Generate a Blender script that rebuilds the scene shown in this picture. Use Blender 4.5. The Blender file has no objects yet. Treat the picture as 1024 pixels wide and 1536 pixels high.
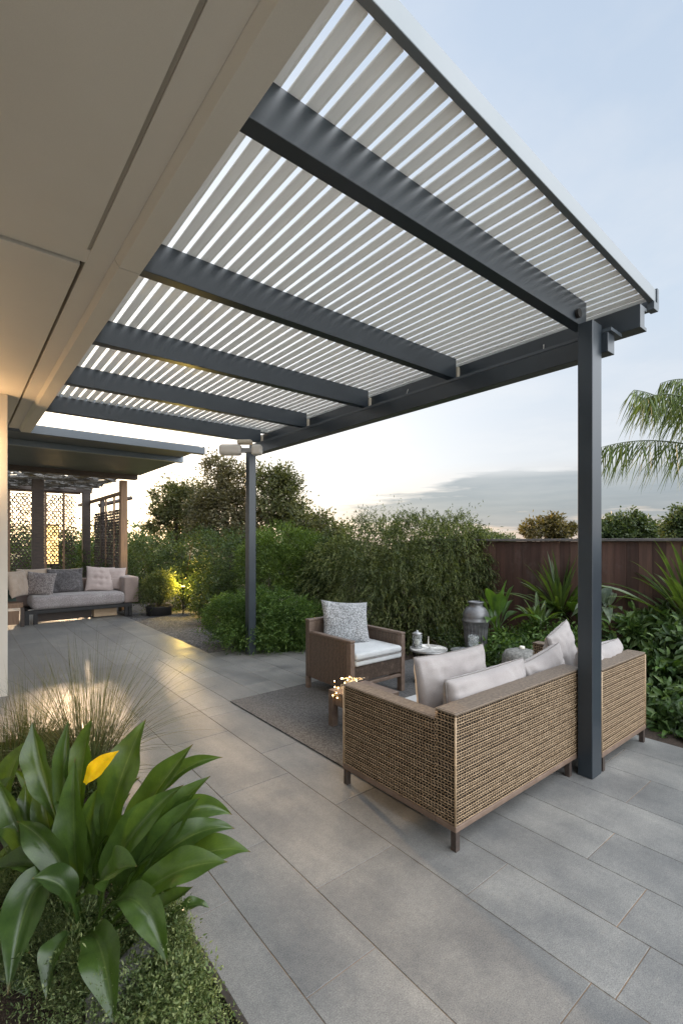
import bpy, bmesh, math, random
import numpy as np
from mathutils import Vector, Matrix, noise
rng = np.random.default_rng(7); random.seed(7)
S = bpy.context.scene; COL = S.collection
PI = math.pi
# ------------------------------------------------------------------ camera numbers
F2 = (0.6314, 0.7755); R2 = (0.7755, -0.6314); FL = 710.0; HZ = 812.0; EYE = 1.6
def W(px, py, d):
    l = (px-512)/FL*d
    return Vector((F2[0]*d+R2[0]*l, F2[1]*d+R2[1]*l, EYE-d*(py-HZ)/FL))
# ------------------------------------------------------------------ helpers
def tag(o, label=None, cat=None, group=None, kind=None):
    if label: o['label'] = label
    if cat: o['category'] = cat
    if group: o['group'] = group
    if kind: o['kind'] = kind
    return o
def empty(name, loc, label=None, cat=None, group=None):
    o = bpy.data.objects.new(name, None); COL.objects.link(o); o.location = loc
    o.empty_display_size = 0.1
    return tag(o, label, cat, group)
def origin_of(p):
    v = Vector((0, 0, 0))
    while p is not None:
        v += Vector(p.location); p = p.parent
    return v
def link(name, me, mat, parent=None, org=None, smooth=False, bevel=0, seg=2):
    """vertices are given in world space; moved to the parent's (or org) frame"""
    o = bpy.data.objects.new(name, me); COL.objects.link(o)
    if parent is not None:
        o.parent = parent; off = origin_of(parent)
    else:
        off = Vector(org) if org is not None else Vector((0, 0, 0)); o.location = off
    if off.length > 0: me.transform(Matrix.Translation(-off))
    for m in (mat if isinstance(mat, (list, tuple)) else [mat]): me.materials.append(m)
    if smooth: me.shade_smooth()
    if bevel:
        b = o.modifiers.new('bevel', 'BEVEL'); b.width = bevel; b.segments = seg; b.limit_method = 'ANGLE'; b.angle_limit = 0.6
        b.harden_normals = False
    return o
def npmesh(name, V, Fq, mi=None):
    """V (n,3) array, Fq (m,k) int array of k-gons"""
    me = bpy.data.meshes.new(name); n = len(V); m, k = Fq.shape
    me.vertices.add(n); me.vertices.foreach_set('co', np.asarray(V, dtype=np.float32).ravel())
    me.loops.add(m*k); me.loops.foreach_set('vertex_index', Fq.astype(np.int32).ravel())
    me.polygons.add(m); me.polygons.foreach_set('loop_start', np.arange(0, m*k, k, dtype=np.int32))
    try: me.polygons.foreach_set('loop_total', np.full(m, k, dtype=np.int32))
    except Exception: pass
    if mi is not None: me.polygons.foreach_set('material_index', np.asarray(mi, dtype=np.int32))
    me.update(calc_edges=True); me.validate()
    return me
class MB:
    def __init__(s): s.v = []; s.f = []
    def add(s, vs, fs):
        b = len(s.v); s.v += [tuple(v) for v in vs]; s.f += [tuple(b+i for i in f) for f in fs]; return s
    def box(s, x0, x1, y0, y1, z0, z1, M=None):
        vs = [Vector(p) for p in ((x0,y0,z0),(x1,y0,z0),(x1,y1,z0),(x0,y1,z0),(x0,y0,z1),(x1,y0,z1),(x1,y1,z1),(x0,y1,z1))]
        if M is not None: vs = [M @ v for v in vs]
        return s.add(vs, ((0,3,2,1),(4,5,6,7),(0,1,5,4),(1,2,6,5),(2,3,7,6),(3,0,4,7)))
    def prism(s, pts, axis, a, b):
        """extrude polygon pts (2D, CCW) along axis from a to b"""
        n = len(pts)
        def mk(p, t): return {'x': (t, p[0], p[1]), 'y': (p[0], t, p[1]), 'z': (p[0], p[1], t)}[axis]
        vs = [mk(p, a) for p in pts]+[mk(p, b) for p in pts]
        fs = [tuple(range(n))[::-1], tuple(range(n, 2*n))]+[(i, (i+1) % n, n+(i+1) % n, n+i) for i in range(n)]
        return s.add(vs, fs)
    def tube(s, pts, r, k=8, cap=True):
        pts = [Vector(p) for p in pts]; n = len(pts)
        rs = r if isinstance(r, (list, tuple)) else [r]*n
        b = len(s.v); up = None
        for i, p in enumerate(pts):
            t = (pts[min(i+1, n-1)]-pts[max(i-1, 0)]).normalized()
            if up is None:
                up = Vector((0,0,1)) if abs(t.z) < 0.9 else Vector((1,0,0))
            x = up.cross(t)
            if x.length < 1e-5: x = Vector((1,0,0)).cross(t)
            x.normalize(); y = t.cross(x); up = y
            for j in range(k):
                a = 2*PI*j/k; s.v.append(tuple(p+(x*math.cos(a)+y*math.sin(a))*rs[i]))
        for i in range(n-1):
            for j in range(k):
                s.f.append((b+i*k+j, b+i*k+(j+1) % k, b+(i+1)*k+(j+1) % k, b+(i+1)*k+j))
        if cap:
            s.f.append(tuple(b+j for j in range(k))[::-1]); s.f.append(tuple(b+(n-1)*k+j for j in range(k)))
        return s
    def lathe(s, prof, c, k=32, sx=1, sy=1):
        b = len(s.v); n = len(prof)
        for (r, z) in prof:
            for j in range(k):
                a = 2*PI*j/k; s.v.append((c[0]+r*math.cos(a)*sx, c[1]+r*math.sin(a)*sy, c[2]+z))
        for i in range(n-1):
            for j in range(k):
                s.f.append((b+i*k+j, b+i*k+(j+1) % k, b+(i+1)*k+(j+1) % k, b+(i+1)*k+j))
        s.f.append(tuple(b+j for j in range(k))[::-1]); s.f.append(tuple(b+(n-1)*k+j for j in range(k)))
        return s
    def build(s, name, mat, parent=None, org=None, smooth=False, bevel=0, seg=2):
        me = bpy.data.meshes.new(name); me.from_pydata(s.v, [], s.f); me.update()
        return link(name, me, mat, parent, org, smooth, bevel, seg)
def box(name, mat, parent, x0, x1, y0, y1, z0, z1, bevel=0.003, org=None, seg=2):
    return MB().box(x0, x1, y0, y1, z0, z1).build(name, mat, parent, org=org, bevel=bevel, seg=seg)
# ------------------------------------------------------------------ materials
def nmat(name):
    m = bpy.data.materials.new(name); m.use_nodes = True; nt = m.node_tree; nt.nodes.clear()
    out = nt.nodes.new('ShaderNodeOutputMaterial'); p = nt.nodes.new('ShaderNodeBsdfPrincipled')
    nt.links.new(p.outputs[0], out.inputs[0]); return m, nt, p, out
def N(nt, t, **kw):
    n = nt.nodes.new(t)
    for k, v in kw.items():
        if k in n.inputs.keys(): n.inputs[k].default_value = v
        else: setattr(n, k, v)
    return n
def ramp(nt, fac, stops):
    r = nt.nodes.new('ShaderNodeValToRGB'); nt.links.new(fac, r.inputs[0])
    el = r.color_ramp.elements
    while len(el) > 2: el.remove(el[-1])
    for i, (p, c) in enumerate(stops):
        e = el[i] if i < 2 else el.new(p)
        e.position = p; e.color = (*c, 1) if len(c) == 3 else c
    return r.outputs[0]
def mixc(nt, a, b, fac, mode='MIX'):
    m = nt.nodes.new('ShaderNodeMix'); m.data_type = 'RGBA'; m.blend_type = mode
    def put(sock, v):
        if isinstance(v, (int, float)): sock.default_value = v
        elif isinstance(v, tuple): sock.default_value = (*v, 1) if len(v) == 3 else v
        else: nt.links.new(v, sock)
    put(m.inputs[0], fac); put(m.inputs[6], a); put(m.inputs[7], b)
    return m.outputs[2]
def coords(nt, kind='Object', scale=(1,1,1), rot=(0,0,0)):
    tc = nt.nodes.new('ShaderNodeTexCoord'); mp = nt.nodes.new('ShaderNodeMapping')
    mp.inputs['Scale'].default_value = scale; mp.inputs['Rotation'].default_value = rot
    if kind == 'World':
        g = nt.nodes.new('ShaderNodeNewGeometry'); nt.links.new(g.outputs['Position'], mp.inputs[0])
    else: nt.links.new(tc.outputs[kind], mp.inputs[0])
    return mp.outputs[0]
def noise_tex(nt, vec, scale, detail=4, rough=0.55):
    n = nt.nodes.new('ShaderNodeTexNoise'); n.inputs['Scale'].default_value = scale
    n.inputs['Detail'].default_value = detail; n.inputs['Roughness'].default_value = rough
    nt.links.new(vec, n.inputs['Vector']); return n.outputs['Fac']
def bump(nt, p, h, strength=0.3, dist=0.002):
    b = nt.nodes.new('ShaderNodeBump'); b.inputs['Strength'].default_value = strength; b.inputs['Distance'].default_value = dist
    nt.links.new(h, b.inputs['Height']); nt.links.new(b.outputs[0], p.inputs['Normal']); return b
def surf(name, c1, c2, scale=6, rough=0.6, rvar=0.1, metal=0, bscale=80, bstr=0.2, bdist=0.002, stretch=(1,1,1), detail=5, space='World', fine=0.0, finescale=300):
    m, nt, p, out = nmat(name)
    v = coords(nt, space, stretch)
    n = noise_tex(nt, v, scale, detail)
    c = ramp(nt, n, [(0.3, c1), (0.7, c2)])
    if fine:
        nf = noise_tex(nt, v, finescale, 2, 0.7)
        c = mixc(nt, c, ramp(nt, nf, [(0.35, (1-fine,)*3), (0.65, (1+fine*0.6,)*3)]), 1.0, 'MULTIPLY')
    nt.links.new(c, p.inputs['Base Color'])
    r = nt.nodes.new('ShaderNodeMapRange'); nt.links.new(n, r.inputs[0]); r.inputs[3].default_value = rough-rvar; r.inputs[4].default_value = rough+rvar
    nt.links.new(r.outputs[0], p.inputs['Roughness']); p.inputs['Metallic'].default_value = metal
    if bstr: bump(nt, p, noise_tex(nt, v, bscale, 4), bstr, bdist)
    return m
def leafmat(name, dark, mid, light, trans=0.35, rough=0.45, rare=None, tcol=None):
    m, nt, p, out = nmat(name)
    g = nt.nodes.new('ShaderNodeNewGeometry')
    stops = [(0.0, dark), (0.5, mid), (0.93, light)]
    if rare: stops.append((0.985, rare))
    c0 = ramp(nt, g.outputs['Random Per Island'], stops)
    v = coords(nt, 'World'); n = noise_tex(nt, v, 2.2, 2)
    c = mixc(nt, c0, ramp(nt, n, [(0.3, (0.62,0.66,0.6)), (0.7, (1.25,1.2,1.05))]), 1.0, 'MULTIPLY')
    nt.links.new(c, p.inputs['Base Color']); p.inputs['Roughness'].default_value = rough
    p.inputs['Specular IOR Level'].default_value = 0.35
    t = nt.nodes.new('ShaderNodeBsdfTranslucent')
    nt.links.new(mixc(nt, c, tcol or (1.5,1.5,0.6), 1.0, 'MULTIPLY'), t.inputs[0])
    mx = nt.nodes.new('ShaderNodeMixShader'); mx.inputs[0].default_value = trans
    nt.links.new(p.outputs[0], mx.inputs[1]); nt.links.new(t.outputs[0], mx.inputs[2]); nt.links.new(mx.outputs[0], out.inputs[0])
    return m
def emit(name, col, s):
    m, nt, p, out = nmat(name); p.inputs['Base Color'].default_value = (*col, 1)
    p.inputs['Emission Color'].default_value = (*col, 1); p.inputs['Emission Strength'].default_value = s
    return m
M = {}
M['steel'] = surf('dark_painted_steel', (0.020,0.028,0.036), (0.028,0.038,0.047), 3, 0.34, 0.06, 0.0, 500, 0.04, fine=0.04)
M['steel'].node_tree.nodes['Principled BSDF'].inputs['Specular IOR Level'].default_value = 0.6
M['fascia'] = surf('pale_grey_aluminium', (0.16,0.18,0.19), (0.20,0.215,0.225), 3, 0.35, 0.08, 0.3, 300, 0.04)
M['louver'] = surf('louver_paint', (0.74,0.73,0.70), (0.80,0.79,0.76), 4, 0.4, 0.08, 0.0, 200, 0.05)
nt_ = M['louver'].node_tree; p_ = nt_.nodes['Principled BSDF']; t_ = nt_.nodes.new('ShaderNodeBsdfTranslucent'); t_.inputs[0].default_value = (.8,.8,.78,1)
x_ = nt_.nodes.new('ShaderNodeMixShader'); x_.inputs[0].default_value = .32; nt_.links.new(p_.outputs[0], x_.inputs[1]); nt_.links.new(t_.outputs[0], x_.inputs[2]); nt_.links.new(x_.outputs[0], nt_.nodes['Material Output'].inputs[0])
M['cream'] = surf('cream_render', (0.66,0.61,0.53), (0.72,0.665,0.58), 1.2, 0.6, 0.08, 0, 60, 0.12, fine=0.03)
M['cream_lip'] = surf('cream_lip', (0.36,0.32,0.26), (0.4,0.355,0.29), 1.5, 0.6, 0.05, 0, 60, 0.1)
M['black'] = surf('black_gap', (0.012,0.011,0.01), (0.02,0.018,0.016), 5, 0.8)
M['bracket'] = surf('cream_bracket', (0.5,0.44,0.34), (0.6,0.53,0.42), 9, 0.5)
M['lamp_white'] = surf('off_white_lamp_body', (0.6,0.56,0.5), (0.68,0.64,0.58), 8, 0.4)
M['wood'] = surf('weathered_timber', (0.17,0.105,0.065), (0.27,0.17,0.105), 7, 0.6, 0.1, 0, 60, 0.4, stretch=(6,6,0.6))
M['darkwood'] = surf('dark_timber', (0.035,0.026,0.022), (0.07,0.05,0.04), 7, 0.55, 0.1, 0, 60, 0.4, stretch=(1,6,6))
M['chairwood'] = surf('brown_chair_timber', (0.115,0.08,0.062), (0.185,0.135,0.105), 9, 0.5, 0.1, 0, 90, 0.3, stretch=(3,3,3), fine=0.15, finescale=120)
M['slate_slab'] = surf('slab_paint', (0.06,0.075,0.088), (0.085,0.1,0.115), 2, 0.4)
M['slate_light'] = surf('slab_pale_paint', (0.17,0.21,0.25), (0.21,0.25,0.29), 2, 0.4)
M['gravel'] = None
# wicker of the armchair (fine bumps)
def wicker(name, c1, c2, s=1.0):
    m, nt, p, out = nmat(name)
    v = coords(nt, 'World', (1,1,1))
    w1 = nt.nodes.new('ShaderNodeTexWave'); w1.wave_type = 'BANDS'; w1.bands_direction = 'Z'; w1.inputs['Scale'].default_value = 26*s; w1.inputs['Distortion'].default_value = 0.6; nt.links.new(v, w1.inputs[0])
    w2 = nt.nodes.new('ShaderNodeTexWave'); w2.wave_type = 'BANDS'; w2.bands_direction = 'X' if s > 1 else 'Y'; w2.inputs['Scale'].default_value = 14*s; w2.inputs['Distortion'].default_value = 3.0; nt.links.new(v, w2.inputs[0])
    mm = N(nt, 'ShaderNodeMath', operation='MULTIPLY'); nt.links.new(w1.outputs['Fac'], mm.inputs[0]); nt.links.new(w2.outputs['Fac'], mm.inputs[1])
    n = noise_tex(nt, v, 60, 3)
    ad = N(nt, 'ShaderNodeMath', operation='ADD'); nt.links.new(mm.outputs[0], ad.inputs[0])
    sc = N(nt, 'ShaderNodeMath', operation='MULTIPLY'); nt.links.new(n, sc.inputs[0]); sc.inputs[1].default_value = 0.6; nt.links.new(sc.outputs[0], ad.inputs[1])
    nt.links.new(ramp(nt, ad.outputs[0], [(0.25, c1), (0.9, c2)]), p.inputs['Base Color']); p.inputs['Roughness'].default_value = 0.55
    bump(nt, p, ad.outputs[0], 0.8, 0.003)
    return m
M['wicker_brown'] = wicker('fine_brown_wicker', (0.04,0.027,0.02), (0.185,0.13,0.095))
M['rattan_top'] = wicker('close_woven_rattan', (0.07,0.05,0.034), (0.33,0.25,0.18), 2.2)
M['rattan'] = surf('rattan_strand', (0.29,0.195,0.11), (0.48,0.345,0.215), 30, 0.5, 0.1, 0, 200, 0.3, fine=0.2, finescale=150)
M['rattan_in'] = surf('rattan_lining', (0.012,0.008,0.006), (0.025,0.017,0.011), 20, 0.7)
M['railwood'] = surf('rattan_base_rail', (0.13,0.085,0.06), (0.19,0.13,0.095), 12, 0.5)
def fabric(name, c1, c2, weave=420, scale=4, spots=0.0, spotscale=90, bstr=0.25):
    m, nt, p, out = nmat(name)
    v = coords(nt, 'Object')
    c = ramp(nt, noise_tex(nt, v, scale, 4), [(0.3, c1), (0.7, c2)])
    fn = noise_tex(nt, v, weave, 2, 0.8)
    c = mixc(nt, c, ramp(nt, fn, [(0.3, (0.8,0.8,0.8)), (0.7, (1.12,1.12,1.12))]), 1.0, 'MULTIPLY')
    if spots:
        sn = noise_tex(nt, v, spotscale, 2, 0.8)
        c = mixc(nt, c, ramp(nt, sn, [(0.42, (1-spots,)*3), (0.56, (1.15,)*3)]), 1.0, 'MULTIPLY')
    nt.links.new(c, p.inputs['Base Color']); p.inputs['Roughness'].default_value = 0.9
    p.inputs['Sheen Weight'].default_value = 0.25; p.inputs['Specular IOR Level'].default_value = 0.2
    w = noise_tex(nt, v, weave, 2); bump(nt, p, w, bstr, 0.002)
    return m
M['linen'] = fabric('pale_linen', (0.31,0.28,0.27), (0.39,0.355,0.34))
M['linen_seat'] = fabric('pale_grey_seat_fabric', (0.46,0.48,0.49), (0.56,0.58,0.59))
M['piping'] = fabric('grey_piping', (0.17,0.15,0.14), (0.22,0.2,0.19))
M['speckle'] = fabric('speckled_fabric', (0.30,0.31,0.32), (0.40,0.41,0.42), spots=0.62, spotscale=75)
M['sofa_grey'] = fabric('grey_tweed', (0.27,0.24,0.24), (0.36,0.33,0.33), spots=0.3, spotscale=60)
M['arm_taupe'] = fabric('taupe_arm_fabric', (0.25,0.195,0.175), (0.33,0.26,0.235))
M['dark_pillow'] = fabric('charcoal_pillow', (0.10,0.095,0.10), (0.16,0.15,0.155), spots=0.35, spotscale=40)
M['beige_pillow'] = fabric('beige_pillow', (0.42,0.33,0.26), (0.52,0.42,0.34))
M['mottle_pillow'] = fabric('mottled_pillow', (0.24,0.21,0.21), (0.34,0.31,0.3), spots=0.5, spotscale=45)
M['pink_pillow'] = fabric('blush_pillow', (0.44,0.36,0.34), (0.52,0.44,0.42))
M['teal'] = fabric('teal_cushion', (0.05,0.08,0.07), (0.08,0.12,0.1))
M['rug'] = fabric('charcoal_rug', (0.055,0.053,0.054), (0.085,0.082,0.082), weave=110, spots=0.85, spotscale=60, bstr=0.9)
M['pot_black'] = surf('black_pot', (0.014,0.014,0.015), (0.025,0.025,0.026), 9, 0.6)
M['urn'] = surf('grey_urn_glaze', (0.10,0.10,0.105), (0.2,0.2,0.205), 7, 0.38, 0.1, 0.3, 60, 0.3, stretch=(1,1,3))
M['brass'] = surf('aged_steel', (0.4,0.39,0.37), (0.65,0.63,0.6), 30, 0.35, 0.1, 0.5)
M['dull_metal'] = surf('galvanised_steel', (0.3,0.3,0.3), (0.42,0.42,0.42), 25, 0.35, 0.1, 0.7)
M['pouf'] = surf('stone_pouf', (0.1,0.1,0.09), (0.3,0.29,0.27), 38, 0.8, 0.1, 0, 60, 0.8, 0.01)
M['bark'] = surf('bark', (0.06,0.045,0.035), (0.14,0.105,0.08), 16, 0.85, 0.1, 0, 40, 0.9, 0.01, stretch=(1,1,0.3))
M['stem'] = surf('green_stem', (0.05,0.08,0.025), (0.09,0.12,0.04), 16, 0.5)
M['edging'] = surf('rusty_edging', (0.025,0.021,0.019), (0.05,0.042,0.037), 12, 0.6, 0.1, 0.2)
M['greywood'] = surf('weathered_grey_timber', (0.13,0.125,0.12), (0.3,0.29,0.28), 8, 0.8, 0.1, 0, 40, 0.8, 0.006, stretch=(1,8,8))
M['soil'] = surf('soil', (0.03,0.02,0.014), (0.075,0.05,0.034), 14, 0.95, 0.03, 0, 70, 1.0, 0.03, fine=0.4, finescale=90)
M['candle'] = surf('candle_wax', (0.75,0.7,0.6), (0.8,0.76,0.68), 5, 0.5)
def glass(name, tint=(0.9,0.93,0.93), rough=0.05):
    m, nt, p, out = nmat(name); p.inputs['Base Color'].default_value = (*tint, 1); p.inputs['Roughness'].default_value = rough
    p.inputs['Transmission Weight'].default_value = 0.85; p.inputs['IOR'].default_value = 1.3; return m
M['glass'] = glass('clear_glass')
# paving: one slab = one island
def paving_mat():
    m, nt, p, out = nmat('grey_porcelain_paving')
    g = nt.nodes.new('ShaderNodeNewGeometry'); v = coords(nt, 'World')
    c = ramp(nt, g.outputs['Random Per Island'], [(0.0, (0.168,0.168,0.164)), (0.5, (0.197,0.195,0.188)), (1.0, (0.232,0.228,0.217))])
    n1 = noise_tex(nt, v, 2.3, 7, 0.66)
    c = mixc(nt, c, ramp(nt, n1, [(0.28, (0.66,0.67,0.69)), (0.72, (1.26,1.24,1.2))]), 1.0, 'MULTIPLY')
    vs = coords(nt, 'World', (9,2.2,1), (0,0,0.5)); n4 = noise_tex(nt, vs, 1.0, 5, 0.6)
    c = mixc(nt, c, ramp(nt, n4, [(0.3, (0.88,0.885,0.9)), (0.7, (1.1,1.095,1.08))]), 1.0, 'MULTIPLY')
    n2 = noise_tex(nt, v, 210, 3, 0.75)
    c = mixc(nt, c, ramp(nt, n2, [(0.36, (0.66,0.66,0.67)), (0.5, (1,1,1)), (0.64, (1.32,1.31,1.3))]), 1.0, 'MULTIPLY')
    n3 = noise_tex(nt, v, 45, 4, 0.7)
    c = mixc(nt, c, ramp(nt, n3, [(0.3, (0.86,0.86,0.87)), (0.7, (1.1,1.1,1.09))]), 1.0, 'MULTIPLY')
    nt.links.new(c, p.inputs['Base Color'])
    r = ramp(nt, n1, [(0.3, (0.36,)*3), (0.7, (0.56,)*3)]); nt.links.new(r, p.inputs['Roughness'])
    p.inputs['Specular IOR Level'].default_value = 0.45
    bump(nt, p, n2, 0.4, 0.0018)
    return m
M['paving'] = paving_mat()
M['grout'] = surf('rusty_joint', (0.10,0.08,0.065), (0.34,0.22,0.13), 3.0, 0.9, 0.05, 0, 90, 0.5)
def gravel_mat():
    m, nt, p, out = nmat('dark_gravel'); v = coords(nt, 'World')
    vo = nt.nodes.new('ShaderNodeTexVoronoi'); vo.inputs['Scale'].default_value = 55; nt.links.new(v, vo.inputs['Vector'])
    sep = nt.nodes.new('ShaderNodeSeparateColor'); nt.links.new(vo.outputs['Color'], sep.inputs[0])
    c = ramp(nt, sep.outputs[0], [(0.0, (0.035,0.034,0.036)), (0.7, (0.11,0.107,0.11)), (1.0, (0.26,0.25,0.25))])
    c = mixc(nt, c, ramp(nt, noise_tex(nt, v, 1.5, 4), [(0.3, (0.75,)*3), (0.7, (1.2,)*3)]), 1.0, 'MULTIPLY')
    nt.links.new(c, p.inputs['Base Color']); p.inputs['Roughness'].default_value = 0.85
    inv = N(nt, 'ShaderNodeMath', operation='SUBTRACT'); inv.inputs[0].default_value = 1; nt.links.new(vo.outputs['Distance'], inv.inputs[1])
    bump(nt, p, inv.outputs[0], 1.0, 0.012); return m
M['gravel'] = gravel_mat()
def fence_mat():
    m, nt, p, out = nmat('dark_stained_fence_boards')
    g = nt.nodes.new('ShaderNodeNewGeometry'); v = coords(nt, 'World', (10,10,0.7))
    c = ramp(nt, g.outputs['Random Per Island'], [(0.0, (0.052,0.026,0.021)), (0.5, (0.085,0.044,0.035)), (1.0, (0.13,0.075,0.058))])
    n = noise_tex(nt, v, 2.2, 6, 0.65)
    c = mixc(nt, c, ramp(nt, n, [(0.28, (0.6,)*3), (0.75, (1.45,1.4,1.38))]), 1.0, 'MULTIPLY')
    v2 = coords(nt, 'World', (2,2,1.4)); n2 = noise_tex(nt, v2, 1.6, 5, 0.7)
    c = mixc(nt, c, (0.17,0.14,0.13), ramp(nt, n2, [(0.55, (0,0,0)), (0.8, (0.55,0.55,0.55))]))
    nt.links.new(c, p.inputs['Base Color']); p.inputs['Roughness'].default_value = 0.6
    bump(nt, p, n, 0.5, 0.003); return m
M['fence'] = fence_mat()
M['lawn'] = surf('far_ground', (0.03,0.045,0.015), (0.06,0.075,0.03), 0.6, 0.95, 0.03, 0, 5, 0.5)
# leaves
M['lf_big'] = None
M['lf_hedge'] = leafmat('weeping_hedge_leaf', (0.045,0.068,0.026), (0.105,0.135,0.052), (0.23,0.255,0.115), 0.35)
M['lf_bush'] = leafmat('bright_bush_leaf', (0.04,0.085,0.024), (0.085,0.155,0.042), (0.16,0.25,0.075), 0.35)
M['lf_mid'] = leafmat('light_bush_leaf', (0.05,0.09,0.022), (0.10,0.16,0.04), (0.17,0.24,0.065), 0.35)
M['lf_dark'] = leafmat('dark_hedge_leaf', (0.025,0.045,0.015), (0.05,0.08,0.025), (0.09,0.13,0.045), 0.3)
M['lf_tree'] = leafmat('olive_tree_leaf', (0.06,0.07,0.03), (0.10,0.11,0.048), (0.15,0.15,0.07), 0.35)
M['lf_tree2'] = leafmat('rust_tree_leaf', (0.075,0.07,0.042), (0.12,0.11,0.062), (0.17,0.145,0.09), 0.35)
M['lf_far'] = leafmat('far_tree_leaf', (0.04,0.065,0.03), (0.075,0.105,0.05), (0.12,0.15,0.07), 0.3)
M['lf_farbrown'] = leafmat('far_brown_leaf', (0.07,0.06,0.03), (0.12,0.10,0.045), (0.2,0.15,0.06), 0.3)
M['lf_cover'] = leafmat('groundcover_leaf', (0.06,0.10,0.035), (0.14,0.19,0.08), (0.27,0.31,0.15), 0.3)
M['lf_palm'] = leafmat('palm_leaflet', (0.035,0.06,0.018), (0.07,0.11,0.03), (0.12,0.17,0.05), 0.3)
M['lf_bed'] = leafmat('bed_plant_leaf', (0.035,0.075,0.026), (0.08,0.14,0.05), (0.17,0.25,0.11), 0.3, rough=0.32)
M['lf_grass'] = leafmat('dry_grass_blade', (0.055,0.068,0.034), (0.115,0.12,0.062), (0.24,0.22,0.14), 0.3)
M['lf_grassg'] = leafmat('green_grass_blade', (0.04,0.065,0.02), (0.08,0.11,0.04), (0.14,0.16,0.07), 0.3)
def bigleaf_mat(name, base, rib, yellow=False):
    m, nt, p, out = nmat(name)
    at = nt.nodes.new('ShaderNodeUVMap'); sp = nt.nodes.new('ShaderNodeSeparateXYZ'); nt.links.new(at.outputs[0], sp.inputs[0])
    d = N(nt, 'ShaderNodeMath', operation='ABSOLUTE'); s = N(nt, 'ShaderNodeMath', operation='SUBTRACT'); nt.links.new(sp.outputs[0], s.inputs[0]); s.inputs[1].default_value = 0.5; nt.links.new(s.outputs[0], d.inputs[0])
    v = coords(nt, 'World'); n = noise_tex(nt, v, 5, 4)
    c = mixc(nt, tuple(x*0.65 for x in base), tuple(x*1.35 for x in base), n)
    g = nt.nodes.new('ShaderNodeNewGeometry')
    c = mixc(nt, c, ramp(nt, g.outputs['Random Per Island'], [(0, (0.78,0.82,0.9)), (1, (1.25,1.2,0.95))]), 1.0, 'MULTIPLY')
    c = mixc(nt, c, rib, ramp(nt, d.outputs[0], [(0.008, (0.65,)*3), (0.03, (0,0,0))]))
    # fine side veins
    w = nt.nodes.new('ShaderNodeTexWave'); w.bands_direction = 'X'; w.inputs['Scale'].default_value = 1
    mp = nt.nodes.new('ShaderNodeCombineXYZ')
    a1 = N(nt, 'ShaderNodeMath', operation='MULTIPLY'); nt.links.new(d.outputs[0], a1.inputs[0]); a1.inputs[1].default_value = -4.0
    a2 = N(nt, 'ShaderNodeMath', operation='MULTIPLY'); nt.links.new(sp.outputs[1], a2.inputs[0]); a2.inputs[1].default_value = 7.0
    a3 = N(nt, 'ShaderNodeMath', operation='ADD'); nt.links.new(a1.outputs[0], a3.inputs[0]); nt.links.new(a2.outputs[0], a3.inputs[1]); nt.links.new(a3.outputs[0], mp.inputs[0])
    nt.links.new(mp.outputs[0], w.inputs[0])
    c = mixc(nt, c, ramp(nt, w.outputs['Fac'], [(0.0, (0.97,0.975,0.97)), (1.0, (1.03,1.03,1.02))]), 1.0, 'MULTIPLY')
    c = mixc(nt, c, (0.10,0.075,0.03), ramp(nt, noise_tex(nt, v, 38, 3, 0.6), [(0.70, (0,0,0)), (0.76, (0.7,)*3)]))
    c = mixc(nt, c, ramp(nt, noise_tex(nt, v, 11, 5, 0.7), [(0.35, (0.72,0.76,0.72)), (0.65, (1.22,1.18,1.0))]), 1.0, 'MULTIPLY')
    # brown tip
    c = mixc(nt, c, (0.16,0.09,0.035), ramp(nt, sp.outputs[1], [(0.965, (0,0,0)), (1.0, (0.8,)*3)]))
    nt.links.new(c, p.inputs['Base Color']); p.inputs['Roughness'].default_value = 0.30; p.inputs['Specular IOR Level'].default_value = 0.6
    bump(nt, p, w.outputs['Fac'], 0.08, 0.001)
    t = nt.nodes.new('ShaderNodeBsdfTranslucent'); nt.links.new(mixc(nt, c, (1.9,1.9,0.5), 1.0, 'MULTIPLY'), t.inputs[0])
    mx = nt.nodes.new('ShaderNodeMixShader'); mx.inputs[0].default_value = 0.6 if yellow else 0.28
    nt.links.new(p.outputs[0], mx.inputs[1]); nt.links.new(t.outputs[0], mx.inputs[2]); nt.links.new(mx.outputs[0], out.inputs[0])
    return m
M['lf_big'] = bigleaf_mat('broad_glossy_leaf', (0.055,0.10,0.025), (0.12,0.17,0.06))
M['lf_lamplit'] = bigleaf_mat('lamplit_leaf', (0.62,0.42,0.015), (0.7,0.5,0.05), True)  # lamp glow on one leaf, put into its yellow colour
M['lf_broad'] = bigleaf_mat('broad_bed_leaf', (0.075,0.14,0.04), (0.13,0.2,0.07))
M['lf_silver'] = bigleaf_mat('silvery_leaf', (0.13,0.17,0.12), (0.25,0.28,0.2))
M['lf_spear'] = bigleaf_mat('spear_leaf', (0.08,0.125,0.045), (0.16,0.2,0.08))
M['fil'] = emit('warm_filament', (1.0,0.62,0.22), 25)
M['bulb'] = emit('lamp_lens', (1.0,0.7,0.3), 12)

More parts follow.
